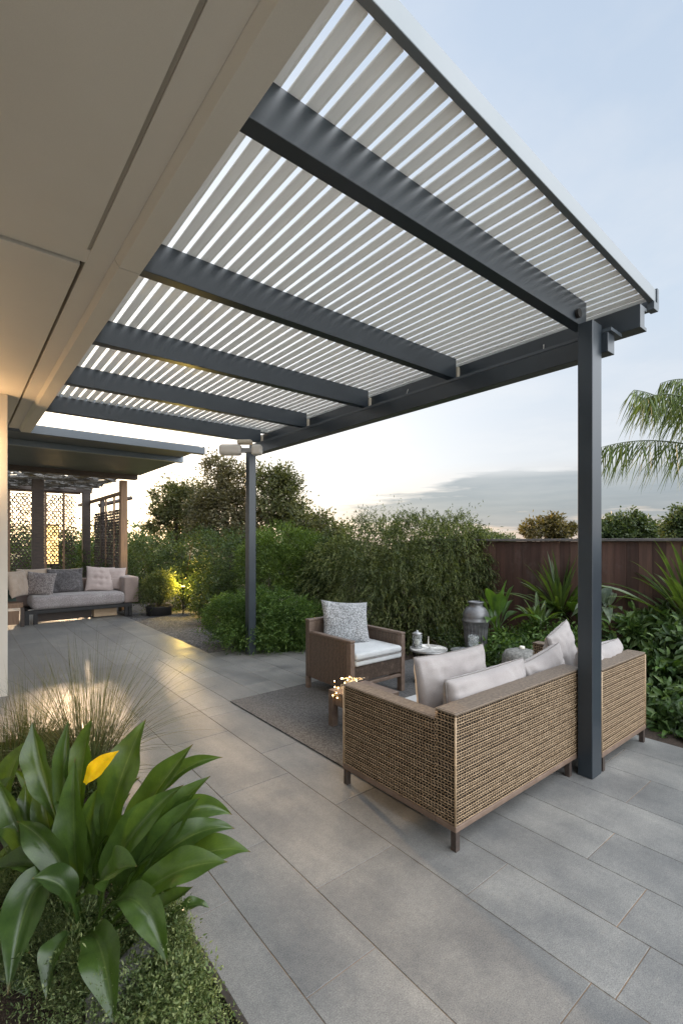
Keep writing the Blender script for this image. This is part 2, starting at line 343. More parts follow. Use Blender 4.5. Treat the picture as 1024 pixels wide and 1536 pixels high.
# ------------------------------------------------------------------ foliage generators
LANCE_T = np.array([[0,0,0],[0.28,-0.5,0.10],[0.32,0,0],[0.28,0.5,0.10],[0.7,-0.36,0.02],[0.72,0,-0.06],[0.7,0.36,0.02],[1,0,-0.18]])
LANCE_F = np.array([[0,1,2],[0,2,3],[1,4,5],[1,5,2],[2,5,6],[2,6,3],[4,7,5],[5,7,6]])
DIA_T = np.array([[0,0,0],[0.45,-0.5,0.10],[0.45,0.5,0.10],[1,0,-0.05]]); DIA_F = np.array([[0,1,3],[0,3,2]])
def unit(a): return a/np.maximum(np.linalg.norm(a, axis=1, keepdims=True), 1e-9)
def leaves(P, D, L, Wd, tmpl='dia', nrm=None):
    T, Fc = (DIA_T, DIA_F) if tmpl == 'dia' else (LANCE_T, LANCE_F)
    n = len(P); D = unit(D)
    if nrm is None: nrm = rng.normal(size=(n,3))+np.array([0,0,0.9])
    X = unit(np.cross(D, nrm)); Z = np.cross(X, D)
    L = np.broadcast_to(L, (n,)); Wd = np.broadcast_to(Wd, (n,))
    V = P[:,None,:] + D[:,None,:]*(T[None,:,0,None]*L[:,None,None]) + X[:,None,:]*(T[None,:,1,None]*Wd[:,None,None]) + Z[:,None,:]*(T[None,:,2,None]*L[:,None,None])
    k = len(T); Fa = Fc[None]+(np.arange(n)*k)[:,None,None]
    return V.reshape(-1,3), Fa.reshape(-1,3)
def crown(blobs, nclump, nleaf, csize, L, Wd, droop=0.3, spread=0.6, tmpl='dia', flat=0.15, surface=0.8, seed=None, updir=0.0):
    """leaf clumps over the skin and through the volume of a set of ellipsoids"""
    B = np.array(blobs, dtype=float); wgt = (B[:,3]*B[:,4]+B[:,3]*B[:,5]+B[:,4]*B[:,5]); wgt /= wgt.sum()
    idx = rng.choice(len(B), nclump, p=wgt)
    d = unit(rng.normal(size=(nclump,3)))
    r = surface+(1.04-surface)*rng.random(nclump)**0.6
    inner = rng.random(nclump) < 0.22; r = np.where(inner, rng.random(nclump)*0.8, r)
    C = B[idx,:3]+d*B[idx,3:6]*r[:,None]
    C[:,2] = np.maximum(C[:,2], 0.03)
    ci = rng.integers(0, nclump, nleaf)
    sz = csize*(0.55+0.9*rng.random(nclump))
    off = rng.normal(size=(nleaf,3))*0.5*sz[ci][:,None]
    P = C[ci]+off; P[:,2] = np.maximum(P[:,2], 0.01)
    D = d[ci]*0.8+unit(off)*0.7+rng.normal(size=(nleaf,3))*spread; D[:,2] += updir-droop
    l = L*(0.6+0.8*rng.random(nleaf))
    nr = d[ci]*0.8+rng.normal(size=(nleaf,3))*0.6+np.array([0,0,0.5])
    V, Fa = leaves(P, D, l, Wd*(0.7+0.6*rng.random(nleaf)), tmpl, nr)
    return V, Fa, C
def strands(starts, dirs, n_l, length, droop, L, Wd, tmpl='dia', lean=0.4):
    """arching twigs carrying leaves, all as one leaf set"""
    n = len(starts); t = np.linspace(0.1, 1, n_l)
    ln = length*(0.6+0.8*rng.random(n))
    P = starts[:,None,:]+unit(dirs)[:,None,:]*(t[None,:,None]*ln[:,None,None]); P[:,:,2] -= droop*(t[None,:]**2)*ln[:,None]
    T = np.gradient(P, axis=1).reshape(-1,3); P = P.reshape(-1,3)
    P = P+rng.normal(size=P.shape)*0.008
    side = rng.normal(size=P.shape)*lean; D = unit(T)+side; D[:,2] -= 0.15
    m = len(P); V, Fa = leaves(P, D, L*(0.6+0.8*rng.random(m)), Wd*(0.7+0.6*rng.random(m)), tmpl)
    V[:,2] = np.maximum(V[:,2], 0.01)
    return V, Fa
def joinm(*parts):
    Vs = []; Fs = []; b = 0
    for V, Fa in parts:
        Vs.append(V); Fs.append(Fa+b); b += len(V)
    return np.concatenate(Vs), np.concatenate(Fs)
def leafobj(name, V, Fa, mat, parent=None, org=None):
    return link(name, npmesh(name, V, Fa), mat, parent, org)
def branches(base, clumps, n, r0, mat, parent, name='branches', mids=None, trunk_h=0.3):
    mb = MB(); base = Vector(base)
    pick = clumps[rng.choice(len(clumps), min(n, len(clumps)), replace=False)]
    for c in pick:
        c = Vector(c); mid = base.lerp(c, 0.5)+Vector((random.uniform(-.1,.1), random.uniform(-.1,.1), 0.12))*(c-base).length*0.6
        mb.tube([base, base.lerp(mid, 0.5)+Vector((0,0,.02)), mid, c], [r0, r0*0.7, r0*0.5, r0*0.15], 5, False)
    return mb.build(name, mat, parent, smooth=True)
def shrub(name, label, cat, base, blobs, nclump, nleaf, csize, L, Wd, mat, group=None, droop=0.3, tmpl='dia', spread=0.6, twigs=24, r0=0.018, extra=None, updir=0.0, surface=0.8):
    root = empty(name, base, label, cat, group)
    V, Fa, C = crown(blobs, nclump, nleaf, csize, L, Wd, droop, spread, tmpl, updir=updir, surface=surface)
    if extra is not None: V, Fa = joinm((V, Fa), extra)
    leafobj('foliage', V, Fa, mat, root)
    branches(base, C, twigs, r0, M['bark'], root, 'stem')
    return root
def tree(name, label, base, blobs, nclump, nleaf, csize, L, Wd, mat, group=None, trunk_r=0.09, fork=0.45, twigs=130, **kw):
    root = empty(name, base, label, 'tree', group)
    V, Fa, C = crown(blobs, nclump, nleaf, csize, L, Wd, kw.get('droop', 0.2), 0.7, 'dia', surface=kw.get('surface', 0.7))
    leafobj('crown', V, Fa, mat, root)
    mb = MB(); b = Vector(base); B = [Vector(x[:3]) for x in blobs]
    cen = sum(B, Vector((0,0,0)))/len(B); f = b.lerp(Vector((b.x*0.4+cen.x*0.6, b.y*0.4+cen.y*0.6, cen.z)), fork)
    mb.tube([b, b.lerp(f, 0.5)+Vector((.04,.03,0)), f], [trunk_r, trunk_r*.85, trunk_r*.75], 10)
    for c in B: mb.tube([f, f.lerp(c, 0.5)+Vector((0,0,0.1)), c], [trunk_r*.6, trunk_r*.4, trunk_r*.2], 7)
    mb.build('trunk', M['bark'], root, smooth=True)
    mb = MB()
    for c in C[rng.choice(len(C), min(twigs, len(C)), replace=False)]:
        c = Vector(c); q = min(B, key=lambda p: (p-c).length)
        mb.tube([q+Vector((0,0,-.02)), q.lerp(c, 0.5)+Vector((0,0,.05)), c], [trunk_r*.22, trunk_r*.14, trunk_r*.05], 5, False)
    mb.build('limbs', M['bark'], root, smooth=True)
    return root
def bladeleaf(base, mid, tip, width, fold=0.25, start=0.15, n=18, wav=0.0, normal=None, twist=0.0, petiole=0.006, wmax=0.45, jag=0.0):
    """broad leaf along a quadratic curve through base/mid/tip; returns verts, quads, uvs"""
    b, m, t = Vector(base), Vector(mid), Vector(tip); c = m*2-(b+t)*0.5
    Vs = []; UV = []; Fs = []; K = 6
    up = Vector(normal) if normal is not None else Vector((0,0,1)); ph = random.random()*6
    for i in range(n+1):
        s = i/n; p = b*(1-s)**2+c*2*s*(1-s)+t*s*s; d = ((c-b)*(1-s)+(t-c)*s).normalized()
        x = d.cross(up)
        if x.length < 0.05: x = d.cross(Vector((0.3,1,0.2)))
        x.normalize(); z = x.cross(d)
        if twist: q = Matrix.Rotation(twist*s, 3, d); x = q @ x; z = q @ z
        if s < start: w = petiole*(1+0.5*(1-s/start))
        else:
            u = (s-start)/(1-start); w = petiole*(1-u)+width*0.5*(math.sin(PI*min(1, u**(math.log(0.5)/math.log(wmax)) ))**1.15)
            if i == n: w = 0.0008
        for k in range(K+1):
            a = k/K*2-1; fz = fold*abs(a)*w*1.6-0.10*w*a*a*a*a
            j = 0
            if wav and s > start: j = wav*w*math.sin(s*17+ph+a*1.2)*abs(a)
            if jag and s > 0.55 and abs(a) > 0.9: w2 = w*(1-jag*random.random())
            else: w2 = w
            Vs.append(p+x*(a*w2)+z*(fz+j)); UV.append((k/K, s))
    for i in range(n):
        for k in range(K): Fs.append((i*(K+1)+k, i*(K+1)+k+1, (i+1)*(K+1)+k+1, (i+1)*(K+1)+k))
    return Vs, Fs, UV
def bladeobj(name, lst, mat, parent=None, org=None):
    mb = MB(); uv = []
    for V, Fq, U in lst: mb.add(V, Fq); uv += U
    o = mb.build(name, mat, parent, org=org, smooth=True)
    l = o.data.uv_layers.new(name='UVMap'); idx = np.empty(len(o.data.loops), dtype=np.int32); o.data.loops.foreach_get('vertex_index', idx)
    l.data.foreach_set('uv', np.array(uv, dtype=np.float32)[idx].ravel())
    return o
def pillow_mesh(w, h, t, seed=0, n=26, ex=0.42, pinch=0.07, wr=0.006, tuft=None, ribs=0):
    rs = random.Random(seed); off = Vector((rs.uniform(0,50), rs.uniform(0,50), rs.uniform(0,50)))
    V = []; Fq = []
    def f(i): 
        a = (i/n*2-1); return math.sin(a*PI/2)*0.5+a*0.5
    for side in (1, -1):
        for i in range(n+1):
            for j in range(n+1):
                u, v = f(i), f(j)
                th = t/2*(max(0, 1-u*u)*max(0, 1-v*v))**ex*(1+0.0)
                x = w/2*u*(1-pinch*(1-v*v)*abs(u)**1.5); z = h/2*v*(1-pinch*(1-u*u)*abs(v)**1.5)
                q = Vector((x*9, side*2, z*9))+off
                cr = max(abs(u), abs(v))
                th2 = th*(1+0.10*noise.noise(q*0.7))+wr*noise.noise(q*1.8)*(1-cr**6)*(0.4+1.3*min(1, abs(u*v)*2+0.2))
                if tuft:
                    for (tu, tv) in tuft: th2 *= 1-0.45*math.exp(-((u-tu)**2+(v-tv)**2)/0.012)
                    th2 *= 1-0.12*math.exp(-(v-0.0)**2/0.004)-0.12*math.exp(-(v-0.5)**2/0.004)-0.12*math.exp(-(v+.5)**2/0.004)
                if ribs: th2 *= 1+0.09*math.sin(v*ribs+2.2*noise.noise(q))
                V.append((x, -side*max(0, th2)if cr < 1 else 0, z+h/2))
        b = 0 if side == 1 else (n+1)**2
        for i in range(n):
            for j in range(n):
                a = b+i*(n+1)+j; q = (a, a+n+1, a+n+2, a+1)
                Fq.append(q if side == 1 else q[::-1])
    return V, Fq
def pillow(name, label, w, h, t, mat, loc, yaw, lean, roll=0, seed=0, group=None, pipe=None, cat='cushion', **kw):
    """stands on its lower edge at loc; yaw turns it, lean tips it back"""
    V, Fq = pillow_mesh(w, h, t, seed, **kw)
    me = bpy.data.meshes.new(name); me.from_pydata(V, [], Fq); me.update()
    bm = bmesh.new(); bm.from_mesh(me); bmesh.ops.remove_doubles(bm, verts=bm.verts, dist=1e-5); bm.to_mesh(me); bm.free()
    o = bpy.data.objects.new(name, me); COL.objects.link(o); me.materials.append(mat); me.shade_smooth()
    o.location = loc; o.rotation_mode = 'XYZ'
    o.matrix_world = Matrix.Translation(loc) @ Matrix.Rotation(yaw, 4, 'Z') @ Matrix.Rotation(lean, 4, 'X') @ Matrix.Rotation(roll, 4, 'Y')
    tag(o, label, cat, group)
    if pipe:
        n = 40; pts = []
        pc = kw.get('pinch', 0.07)
        per = [(-1+2*k/n, -1) for k in range(n)]+[(1, -1+2*k/n) for k in range(n)]+[(1-2*k/n, 1) for k in range(n)]+[(-1, 1-2*k/n) for k in range(n)]
        for u, v in per+per[:1]: pts.append((w/2*u*(1-pc*(1-v*v)*abs(u)**1.5), 0, h/2*v*(1-pc*(1-u*u)*abs(v)**1.5)+h/2))
        c = MB().tube(pts, 0.0045, 6, False).build('piping', pipe, None, smooth=True); c.parent = o
    return o
def ribbons(segs, w, t):
    """segs: arrays A,B (n,3), U (n,3) in-plane side direction, Nn normal: closed three-sided strands"""
    A, B, U, Nn = segs; n = len(A)
    V = np.stack([A-U*w/2, A+U*w/2, A+Nn*t, B-U*w/2, B+U*w/2, B+Nn*t], axis=1).reshape(-1,3)
    f = np.array([[0,2,5,3],[2,1,4,5],[1,0,3,4]]); Fa = (f[None]+(np.arange(n)*6)[:,None,None]).reshape(-1,4)
    return V, Fa
def weave(O, u, v, U, Vv, nrm, du=0.0210, dv=0.0150, wh=0.0052, wv=0.0046, amp=0.0015):
    """open cane weave: a heavy cord every second row, slanting pairs of uprights between"""
    O, u, v, nrm = [np.array(a, dtype=float) for a in (O, u, v, nrm)]
    rows = int(round(Vv/dv)); colsn = max(2, int(round(U/du))); dv = Vv/rows; du = U/colsn; parts = []
    for j in range(rows+1):
        i = np.arange(colsn*2+1); uu = i*du/2; heavy = j % 2 == 0
        jit = 0.0007*rng.normal(size=len(i))+0.0012*np.sin(uu*9+j*1.3)
        P = O+u*uu[:,None]+v*(j*dv+jit)[:,None]+nrm*((0.0025 if heavy else -0.001)+amp*np.cos(i*PI+j*PI))[:,None]
        n = len(P)-1
        parts.append(ribbons((P[:-1], P[1:], np.tile(v, (n,1)), np.tile(nrm, (n,1))), wh if heavy else wh*0.6, 0.004))
    for j in range(rows):
        s = 1 if (j//2) % 2 else -1; ph = 0.5 if j % 2 else 0.0; i = np.arange(colsn)+0.5*0+ph*0.5+0.25
        A = O+u*((i-0.13*s)*du+rng.normal(size=colsn)*0.0009)[:,None]+v*(j*dv); Bp = O+u*((i+0.13*s)*du+rng.normal(size=colsn)*0.0009)[:,None]+v*((j+1)*dv)
        n = len(A); parts.append(ribbons((A, Bp, np.tile(u, (n,1)), np.tile(nrm, (n,1))), wv, 0.0025))
    return joinm(*parts)
# ================================================================== GROUND
def struct(o): o['kind'] = 'structure'; return o
struct(MB().add([(-60,-40,-0.06),(160,-40,-0.06),(160,200,-0.06),(-60,200,-0.06)], [(0,1,2,3)]).build('ground', M['lawn']))
def poly_sheet(pts, z):
    return MB().add([(x,y,z) for x,y in pts], [tuple(range(len(pts)))])
# garden soil around the terrace
struct(poly_sheet([(-4,-6.5),(13,-6.5),(13,16),(-4,16)], -0.03).build('garden_soil', M['soil']))
struct(poly_sheet([(2.2,5.2),(8.5,5.2),(8.5,15.5),(-3,18),(-3,10),(2.2,10)], -0.012).build('gravel', M['gravel']))
struct(MB().box(-4, 13, -6.5, 16, -0.3, -0.035).build('subsoil', M['soil']))
# paving: clipped slabs, one island each, over a grout sheet
edge_x = [0.75, 0.95, 1.285, 1.785, 2.125, 2.465, 2.80, 3.2, 3.55, 4.0, 4.5]
off_y = {1:0.45, 2:1.363-0.86, 3:1.76-1.0, 4:0.68, 5:0.804-0.9, 6:1.07-0.9, 7:0.62-0.9, 8:1.15-0.9}
def inside(x, y):
    if y > 16.2: return False
    if x < 0.75 and y < 4.6: return False
    if y > 6.54: return x <= 2.81
    if x <= 2.81: return True
    lim = 6.54-(x-2.81)*0.10-((x-2.81)**2)*0.42      # curved far edge behind the armchair
    return y < lim and (x < 4.42 or (y > 1.72 and x < 5.2)) or (x < 4.36 and y < 1.72)
clip = []
pv = MB(); bv = 0.0015; gap = 0.0018
def slab(x0, x1, y0, y1, z=0.0, zb=-0.02):
    x0 += gap; x1 -= gap; y0 += gap; y1 -= gap
    b = bv
    pv.add([(x0,y0,zb),(x1,y0,zb),(x1,y1,zb),(x0,y1,zb),(x0,y0,z-b),(x1,y0,z-b),(x1,y1,z-b),(x0,y1,z-b),(x0+b,y0+b,z),(x1-b,y0+b,z),(x1-b,y1-b,z),(x0+b,y1-b,z)],
        [(0,1,5,4),(1,2,6,5),(2,3,7,6),(3,0,4,7),(4,5,9,8),(5,6,10,9),(6,7,11,10),(7,4,8,11),(8,9,10,11)])
def column(x0, x1, yy, ylo, yhi):
    ys = [y for y in yy if ylo < y < yhi]; ys = [ylo]+ys+[yhi]
    for a, b in zip(ys[:-1], ys[1:]):
        if b-a > 0.02: slab(x0, x1, a, b)
def ylim(x):
    return 6.54-(max(x-2.81,0))*0.10-(max(x-2.81,0)**2)*0.42
cols = [(0.75,0.95,[0.5,1.5,3.1,4.0])]
spec = {(0.95,1.285):[-.35,.503,1.363,2.22,3.08,3.95,4.8,5.7], (1.285,1.785):[-.24,.76,1.76,2.77,3.7,4.65,5.6],
 (1.785,2.125):[-.24,.68,1.304,2.25,3.15,4.1,5.0,5.9], (2.125,2.465):[-.1,.804,1.7,2.6,3.5,4.4,5.3], (2.465,2.80):[.17,1.07,2.0,2.9,3.8,4.75,5.65],
 (2.80,3.18):[-.1,.72,1.62,2.5,3.4,4.3,5.2,6.1], (3.18,3.6):[.25,1.15,2.05,2.95,3.9,4.8,5.7], (3.6,4.0):[-.2,.55,1.45,2.4,3.3,4.2,5.1], (4.0,4.36):[.1,.95,1.72,2.6,3.5,4.4,5.3]}
column(0.75, 0.95, [-5,-4,-3,-2,-1,0.2,1.0,1.95,2.9,3.8,4.7,5.6], -6, 6.54)
for (a, b), ys in spec.items():
    column(a, b, [ys[0]-k for k in (5,4,3,2,1)]+ys, -6, ylim(b) if b > 2.81 else 6.54)
# west side and far terrace
xs = [-1.2,-.75,-.4,0.0,0.4,0.75]
for i in range(5): column(xs[i], xs[i+1], [4.9+.3*(i % 2)+k*0.9 for k in range(3)], 4.6, 6.54)
xs = [-1.2,-.7,-.2,0.3,0.75,1.15,1.6,1.95,2.35,2.81]
for i in range(9): column(xs[i], xs[i+1], [6.54+.35*(i % 3)+k*0.95 for k in range(1, 11)], 6.54, 15.2)
for i in range(6): column(4.36+i*.6, 4.96+i*.6, [-5.2+.3*(i % 2)+k for k in range(6)], -6, 0.45)
for i in range(5): column(-1.2+i*.39, -.81+i*.39, [-5.2+.3*(i % 2)+k for k in range(6)], -6, 0.3)
xs = [4.36,4.7,5.1]
for i in range(2): column(xs[i], xs[i+1], [2.4+.3*i,3.3+.3*i], 1.72, 4.3-.4*i)
struct(pv.build('paving', M['paving']))
gr = MB()
gr.box(0.745, 4.36, -6, 1.72, -0.06, -0.003); gr.box(4.36, 8, -6, .45, -0.06, -0.003); gr.box(-1.2, .745, -6, .3, -0.06, -0.003); gr.box(0.745, 5.1, 1.72, 3.9, -0.06, -0.003); gr.box(0.745, 4.36, 3.9, 5.2, -0.06, -0.003)
gr.box(0.745, 2.81, 5.2, 6.54, -0.06, -0.003); gr.box(2.81, 3.6, 5.2, 6.1, -0.06, -0.003); gr.box(-1.2, .745, 4.6, 6.54, -0.06, -0.003); gr.box(-1.2, 2.81, 6.54, 15.2, -0.06, -0.003)
struct(gr.build('paving_joints', M['grout']))
# curved pale kerb slabs of the far edge
cv = []; 
# steel edging of the near planting bed
ed = MB(); ed.box(0.720, 0.742, 0.3, 4.6, -0.12, 0.018); ed.box(-1.2, 0.722, 4.586, 4.6, -0.12, 0.012)
tag(ed.build('garden_edging', M['edging'], org=(0.735,2,0), bevel=0.002), 'thin rusty steel edging strip between the leafy bed and the paving', 'edging')
bed = MB(); n = 40
for i in range(n+1):
    for j in range(n+1):
        x = -1.2+1.925*i/n; y = .305+4.275*j/n; bed.v.append((x, y, -0.035+0.045*noise.noise(Vector((x*3,y*3,0)))+0.015*noise.noise(Vector((x*14,y*14,3)))))
for i in range(n):
    for j in range(n): a = i*(n+1)+j; bed.f.append((a, a+n+1, a+n+2, a+1))
struct(bed.build('bed_soil', M['soil'], smooth=True))
# rug
tag(box('rug', M['rug'], None, 2.118, 5.0, 1.9, 4.356, 0.001, 0.012, 0.003, org=(3.5,3.1,0)), 'flat charcoal speckled outdoor rug under the armchair and sofa', 'rug')

# ================================================================== HOUSE
house = empty('house', (-1.3, 3, 0), 'cream rendered house with a wide panelled eave over the terrace', 'house')
SZ = 3.13
# eave board built from strips so recesses stay open
mb = MB()
mb.box(0.552, 0.668, -1.2, 7.75, SZ, SZ+0.06)              # inner margin strip
mb.box(-3, 0.552, 2.765, 2.905, SZ, SZ+0.06)            # cross strip
mb.build('soffit_margin', M['cream'], house, bevel=0.003)
box('soffit_panel', M['cream'], house, -3, 0.530, -1.2, 2.745, SZ-0.014, SZ+0.05, 0.003)
box('soffit_panel', M['cream'], house, -3, 0.530, 2.925, 7.75, SZ-0.010, SZ+0.05, 0.003)
box('eave_core', M['black'], house, -3, 0.66, -1.2, 7.7, SZ+0.062, SZ+0.30, 0)
mb = MB(); mb.prism([(0.668,SZ+0.05),(0.668,SZ-0.001),(0.690,SZ-0.038),(0.80,SZ-0.038),(0.80,SZ+0.27),(0.668,SZ+0.27)], 'y', -1.2, 2.762)
mb.prism([(0.668,SZ+0.05),(0.668,SZ-0.001),(0.690,SZ-0.038),(0.80,SZ-0.038),(0.80,SZ+0.27),(0.668,SZ+0.27)], 'y', 2.768, 7.75)
mb.build('fascia', M['cream'], house, bevel=0.002)
box('eave_lip', M['cream_lip'], house, 0.5315, 0.5505, -1.2, 2.744, SZ+0.004, SZ+0.04, 0)
box('wall', M['cream'], house, -3, 0.418, 5.98, 6.2, -0.05, SZ-0.012, 0.004)
box('wall', M['cream'], house, -3.2, -1.3, -1.2, 5.975, -0.05, SZ-0.016, 0.004)
lm = empty('wall_lamp', (0.12, 5.95, 2.45), 'small up and down lamp on the cream wall corner', 'lamp')
mb = MB(); mb.tube([(0.12,5.9,2.36),(0.12,5.9,2.54)], 0.045, 20); mb.box(0.10,0.14,5.93,5.978,2.42,2.48); mb.build('lamp_body', M['lamp_white'], lm, bevel=0.002)
MB().tube([(0.12,5.9,2.541),(0.12,5.9,2.546)], 0.036, 20).build('lens', M['bulb'], lm)

# ================================================================== PERGOLA
pg = empty('pergola', (3.38, 1.45, 0), 'dark steel pergola with five beams and a roof of pale louvres', 'pergola')
st = M['steel']
box('post', st, pg, 3.306, 3.45, 1.40, 1.498, 0, 3.09, 0.004)
box('post', st, pg, 3.20, 3.31, 5.99, 6.10, 0, 2.90, 0.004)
for y in (1.40, 5.99):
    pass
beams_y = [1.502, 2.72, 3.92, 5.12, 6.33]
for i, y in enumerate(beams_y):
    x1 = 3.45 if i == 0 else 3.58
    z0 = 3.10; b = box('beam', st, pg, 0.802, x1, y, y+0.078, z0, z0+0.185, 0.003)
    if i: box('beam_bracket', M['bracket'], pg, 3.583, 3.617, y-0.012, y+0.05, z0+0.0, z0+0.11, 0.002)
box('header', st, pg, 3.452, 3.56, 1.36, 6.46, 2.90, 3.035, 0.004)
box('header_plate', M['slate_slab'], pg, 3.455, 3.64, 1.34, 6.46, 3.038, 3.062, 0.002)
mb = MB(); mb.prism([(3.62,3.065),(3.74,3.065),(3.74,3.09),(3.70,3.09),(3.70,3.20),(3.74,3.20),(3.74,3.225),(3.62,3.225)], 'y', 1.22, 6.5)
mb.build('roof_rail', st, pg, bevel=0.002)
box('roof_rail', st, pg, 0.802, 0.86, 1.15, 6.5, 3.23, 3.29, 0.002)
# louvres
prof = [(0.0,0.009),(0.0,0.003),(0.006,0.0),(0.028,0.0025),(0.046,0.001),(0.050,-0.0025),(0.055,-0.0025),(0.055,0.006),(0.033,0.0105),(0.006,0.0105)]
LZ = 3.296; x0 = 0.885; sp = 0.0862
k = 0; ystart = lambda x: 1.118+(x-0.8)*0.040
while x0+k*sp < 3.76:
    xk = x0+k*sp; rl = random.uniform(-0.02, 0.02); zz = random.uniform(-.0008, .0008)
    MB().prism([(xk+a, LZ+b+zz+(a-.029)*rl) for a, b in prof], 'y', ystart(xk+.03), 6.48).build('louvre', M['louver'], pg)
    k += 1
RX = 3.80
mb = MB(); A0 = (0.80, 1.076, 3.29); A1 = (RX+.05, 1.198, 3.29)
mb.add([(A0[0],A0[1],3.29),(A1[0],A1[1],3.29),(A1[0],A1[1]+.037,3.29),(A0[0],A0[1]+.037,3.29),(A0[0],A0[1],3.385),(A1[0],A1[1],3.385),(A1[0],A1[1]+.037,3.385),(A0[0],A0[1]+.037,3.385)], ((0,3,2,1),(4,5,6,7),(0,1,5,4),(1,2,6,5),(2,3,7,6),(3,0,4,7)))
mb.build('side_fascia', M['fascia'], pg, bevel=0.004)
mb = MB(); mb.prism([(RX-.005,3.24),(RX+.055,3.24),(RX+.055,3.385),(RX+.035,3.385),(RX+.035,3.262),(RX-.005,3.262)], 'y', 1.24, 6.5); mb.build('gutter', st, pg, bevel=0.002)
mb = MB(); mb.prism([(RX-.01,3.232),(RX+.07,3.232),(RX+.085,3.26),(RX+.085,3.395),(RX+.0515,3.395),(RX+.0515,3.288),(RX-.01,3.288)], 'y', 1.19, 1.238); mb.build('gutter_end', M['slate_slab'], pg, bevel=0.002)
box('end_trim', st, pg, 0.80, RX-.01, 6.482, 6.53, 3.285, 3.36, 0.003)
# bolts and small fittings
mb = MB(); mb.tube([(3.30,1.499,3.16),(3.30,1.478,3.16)], 0.03, 20); mb.build('beam_bolt', M['black'], pg)
mb = MB(); mb.tube([(3.612,1.9,3.16),(3.606,1.9,3.09),(3.62,1.9,3.05)], 0.004, 6); mb.build('hook', M['brass'], pg)
mb = MB(); mb.tube([(3.612,3.35,3.17),(3.60,3.36,3.12),(3.612,3.42,3.1),(3.60,3.40,3.07)], 0.004, 6); mb.build('hook', M['brass'], pg)
# floodlights on far post
fl = empty('flood_light', (3.2, 5.97, 2.8), 'off-white twin head floodlight near the top of the far pergola post', 'lamp')
dF = Vector((0.6314,0.7755,0)); dR = Vector((0.7755,-0.6314,0))
def obox(mb, c, a, b, h, lo=0):
    """box centred at c: half-sizes a along screen right, b along depth, h up"""
    c = Vector(c); vs = []
    for z in (-h, h):
        for (p, q) in ((-a,-b),(a,-b),(a,b),(-a,b)): vs.append(c+dR*p+dF*q+Vector((0,0,z)))
    return mb.add(vs, ((0,3,2,1),(4,5,6,7),(0,1,5,4),(1,2,6,5),(2,3,7,6),(3,0,4,7)))
pl = W(376, 675, 6.35)
obox(MB(), pl-dR*0.27+Vector((0,0,0.0)), 0.15, 0.06, 0.075).build('lamp_head', M['lamp_white'], fl, bevel=0.045, seg=4)
obox(MB(), pl+dR*0.085, 0.07, 0.06, 0.07).build('lamp_head', M['lamp_white'], fl, bevel=0.035, seg=4)
obox(MB(), pl-dR*0.08+Vector((0,0,0.105)), 0.10, 0.05, 0.03).build('lamp_cap', M['bracket'], fl, bevel=0.02, seg=3)
obox(MB(), pl-dR*0.07+Vector((0,0,-0.005)), 0.11, 0.025, 0.03).build('bracket', M['dull_metal'], fl, bevel=0.004)

# ================================================================== PAVILION
pv2 = empty('pavilion', (3.0, 11.9, 0), 'dark flat roofed garden pavilion with timber posts and woven side screens', 'pavilion')
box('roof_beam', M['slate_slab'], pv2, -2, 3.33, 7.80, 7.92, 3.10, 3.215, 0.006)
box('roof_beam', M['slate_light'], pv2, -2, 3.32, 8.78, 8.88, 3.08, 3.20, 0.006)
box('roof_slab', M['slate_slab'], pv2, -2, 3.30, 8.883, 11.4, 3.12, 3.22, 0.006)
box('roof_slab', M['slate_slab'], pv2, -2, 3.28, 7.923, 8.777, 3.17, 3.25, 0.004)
box('roof_beam', M['darkwood'], pv2, -2, 3.25, 11.403, 11.6, 3.02, 3.17, 0.006)
for xr in (-.6,.35,1.3,2.25,3.05): box('rafter', M['darkwood'], pv2, xr, xr+.07, 11.603, 15.597, 3.14, 3.21, 0.004)
box('roof_beam', M['darkwood'], pv2, -2, 3.15, 15.6, 15.8, 3.03, 3.22, 0.006)
box('post', M['wood'], pv2, 2.96, 3.11, 11.72, 11.87, 0, 3.02, 0.01)
box('post', M['darkwood'], pv2, 1.42, 1.66, 13.4, 13.6, 0, 3.1, 0.01)
box('post', M['darkwood'], pv2, 2.86, 3.06, 15.35, 15.55, 0, 3.03, 0.01)
box('post', M['darkwood'], pv2, 3.10, 3.2, 14.3, 14.4, 0, 2.75, 0.01)
box('side_rail', M['wood'], pv2, 3.05, 3.13, 11.88, 17.2, 2.72, 2.80, 0.006)
MB().tube([(3.1,14.6,2.6),(3.95,14.4,2.86)], 0.055, 8).build('rafter_end', M['darkwood'], pv2)
mb = MB()
for i in range(520):   # woven stick ceiling
    x = random.uniform(-0.5,3.0); y = random.uniform(11.7,15.4); a = (0.9 if (int(y*1.4) % 2) else -0.9)+random.uniform(-.25,.25); L = random.uniform(.5,1.1)
    dx, dy = math.cos(a)*L/2, math.sin(a)*L/2; z = 3.12+random.uniform(-.03,.05)
    mb.tube([(max(-1.6,x-dx),min(max(y-dy,11.65),15.55),z),(min(3.1,x+dx),min(max(y+dy,11.65),15.55),z+random.uniform(-.02,.02))], random.uniform(.012,.022), 5)
mb.build('woven_ceiling', M['greywood'], pv2)
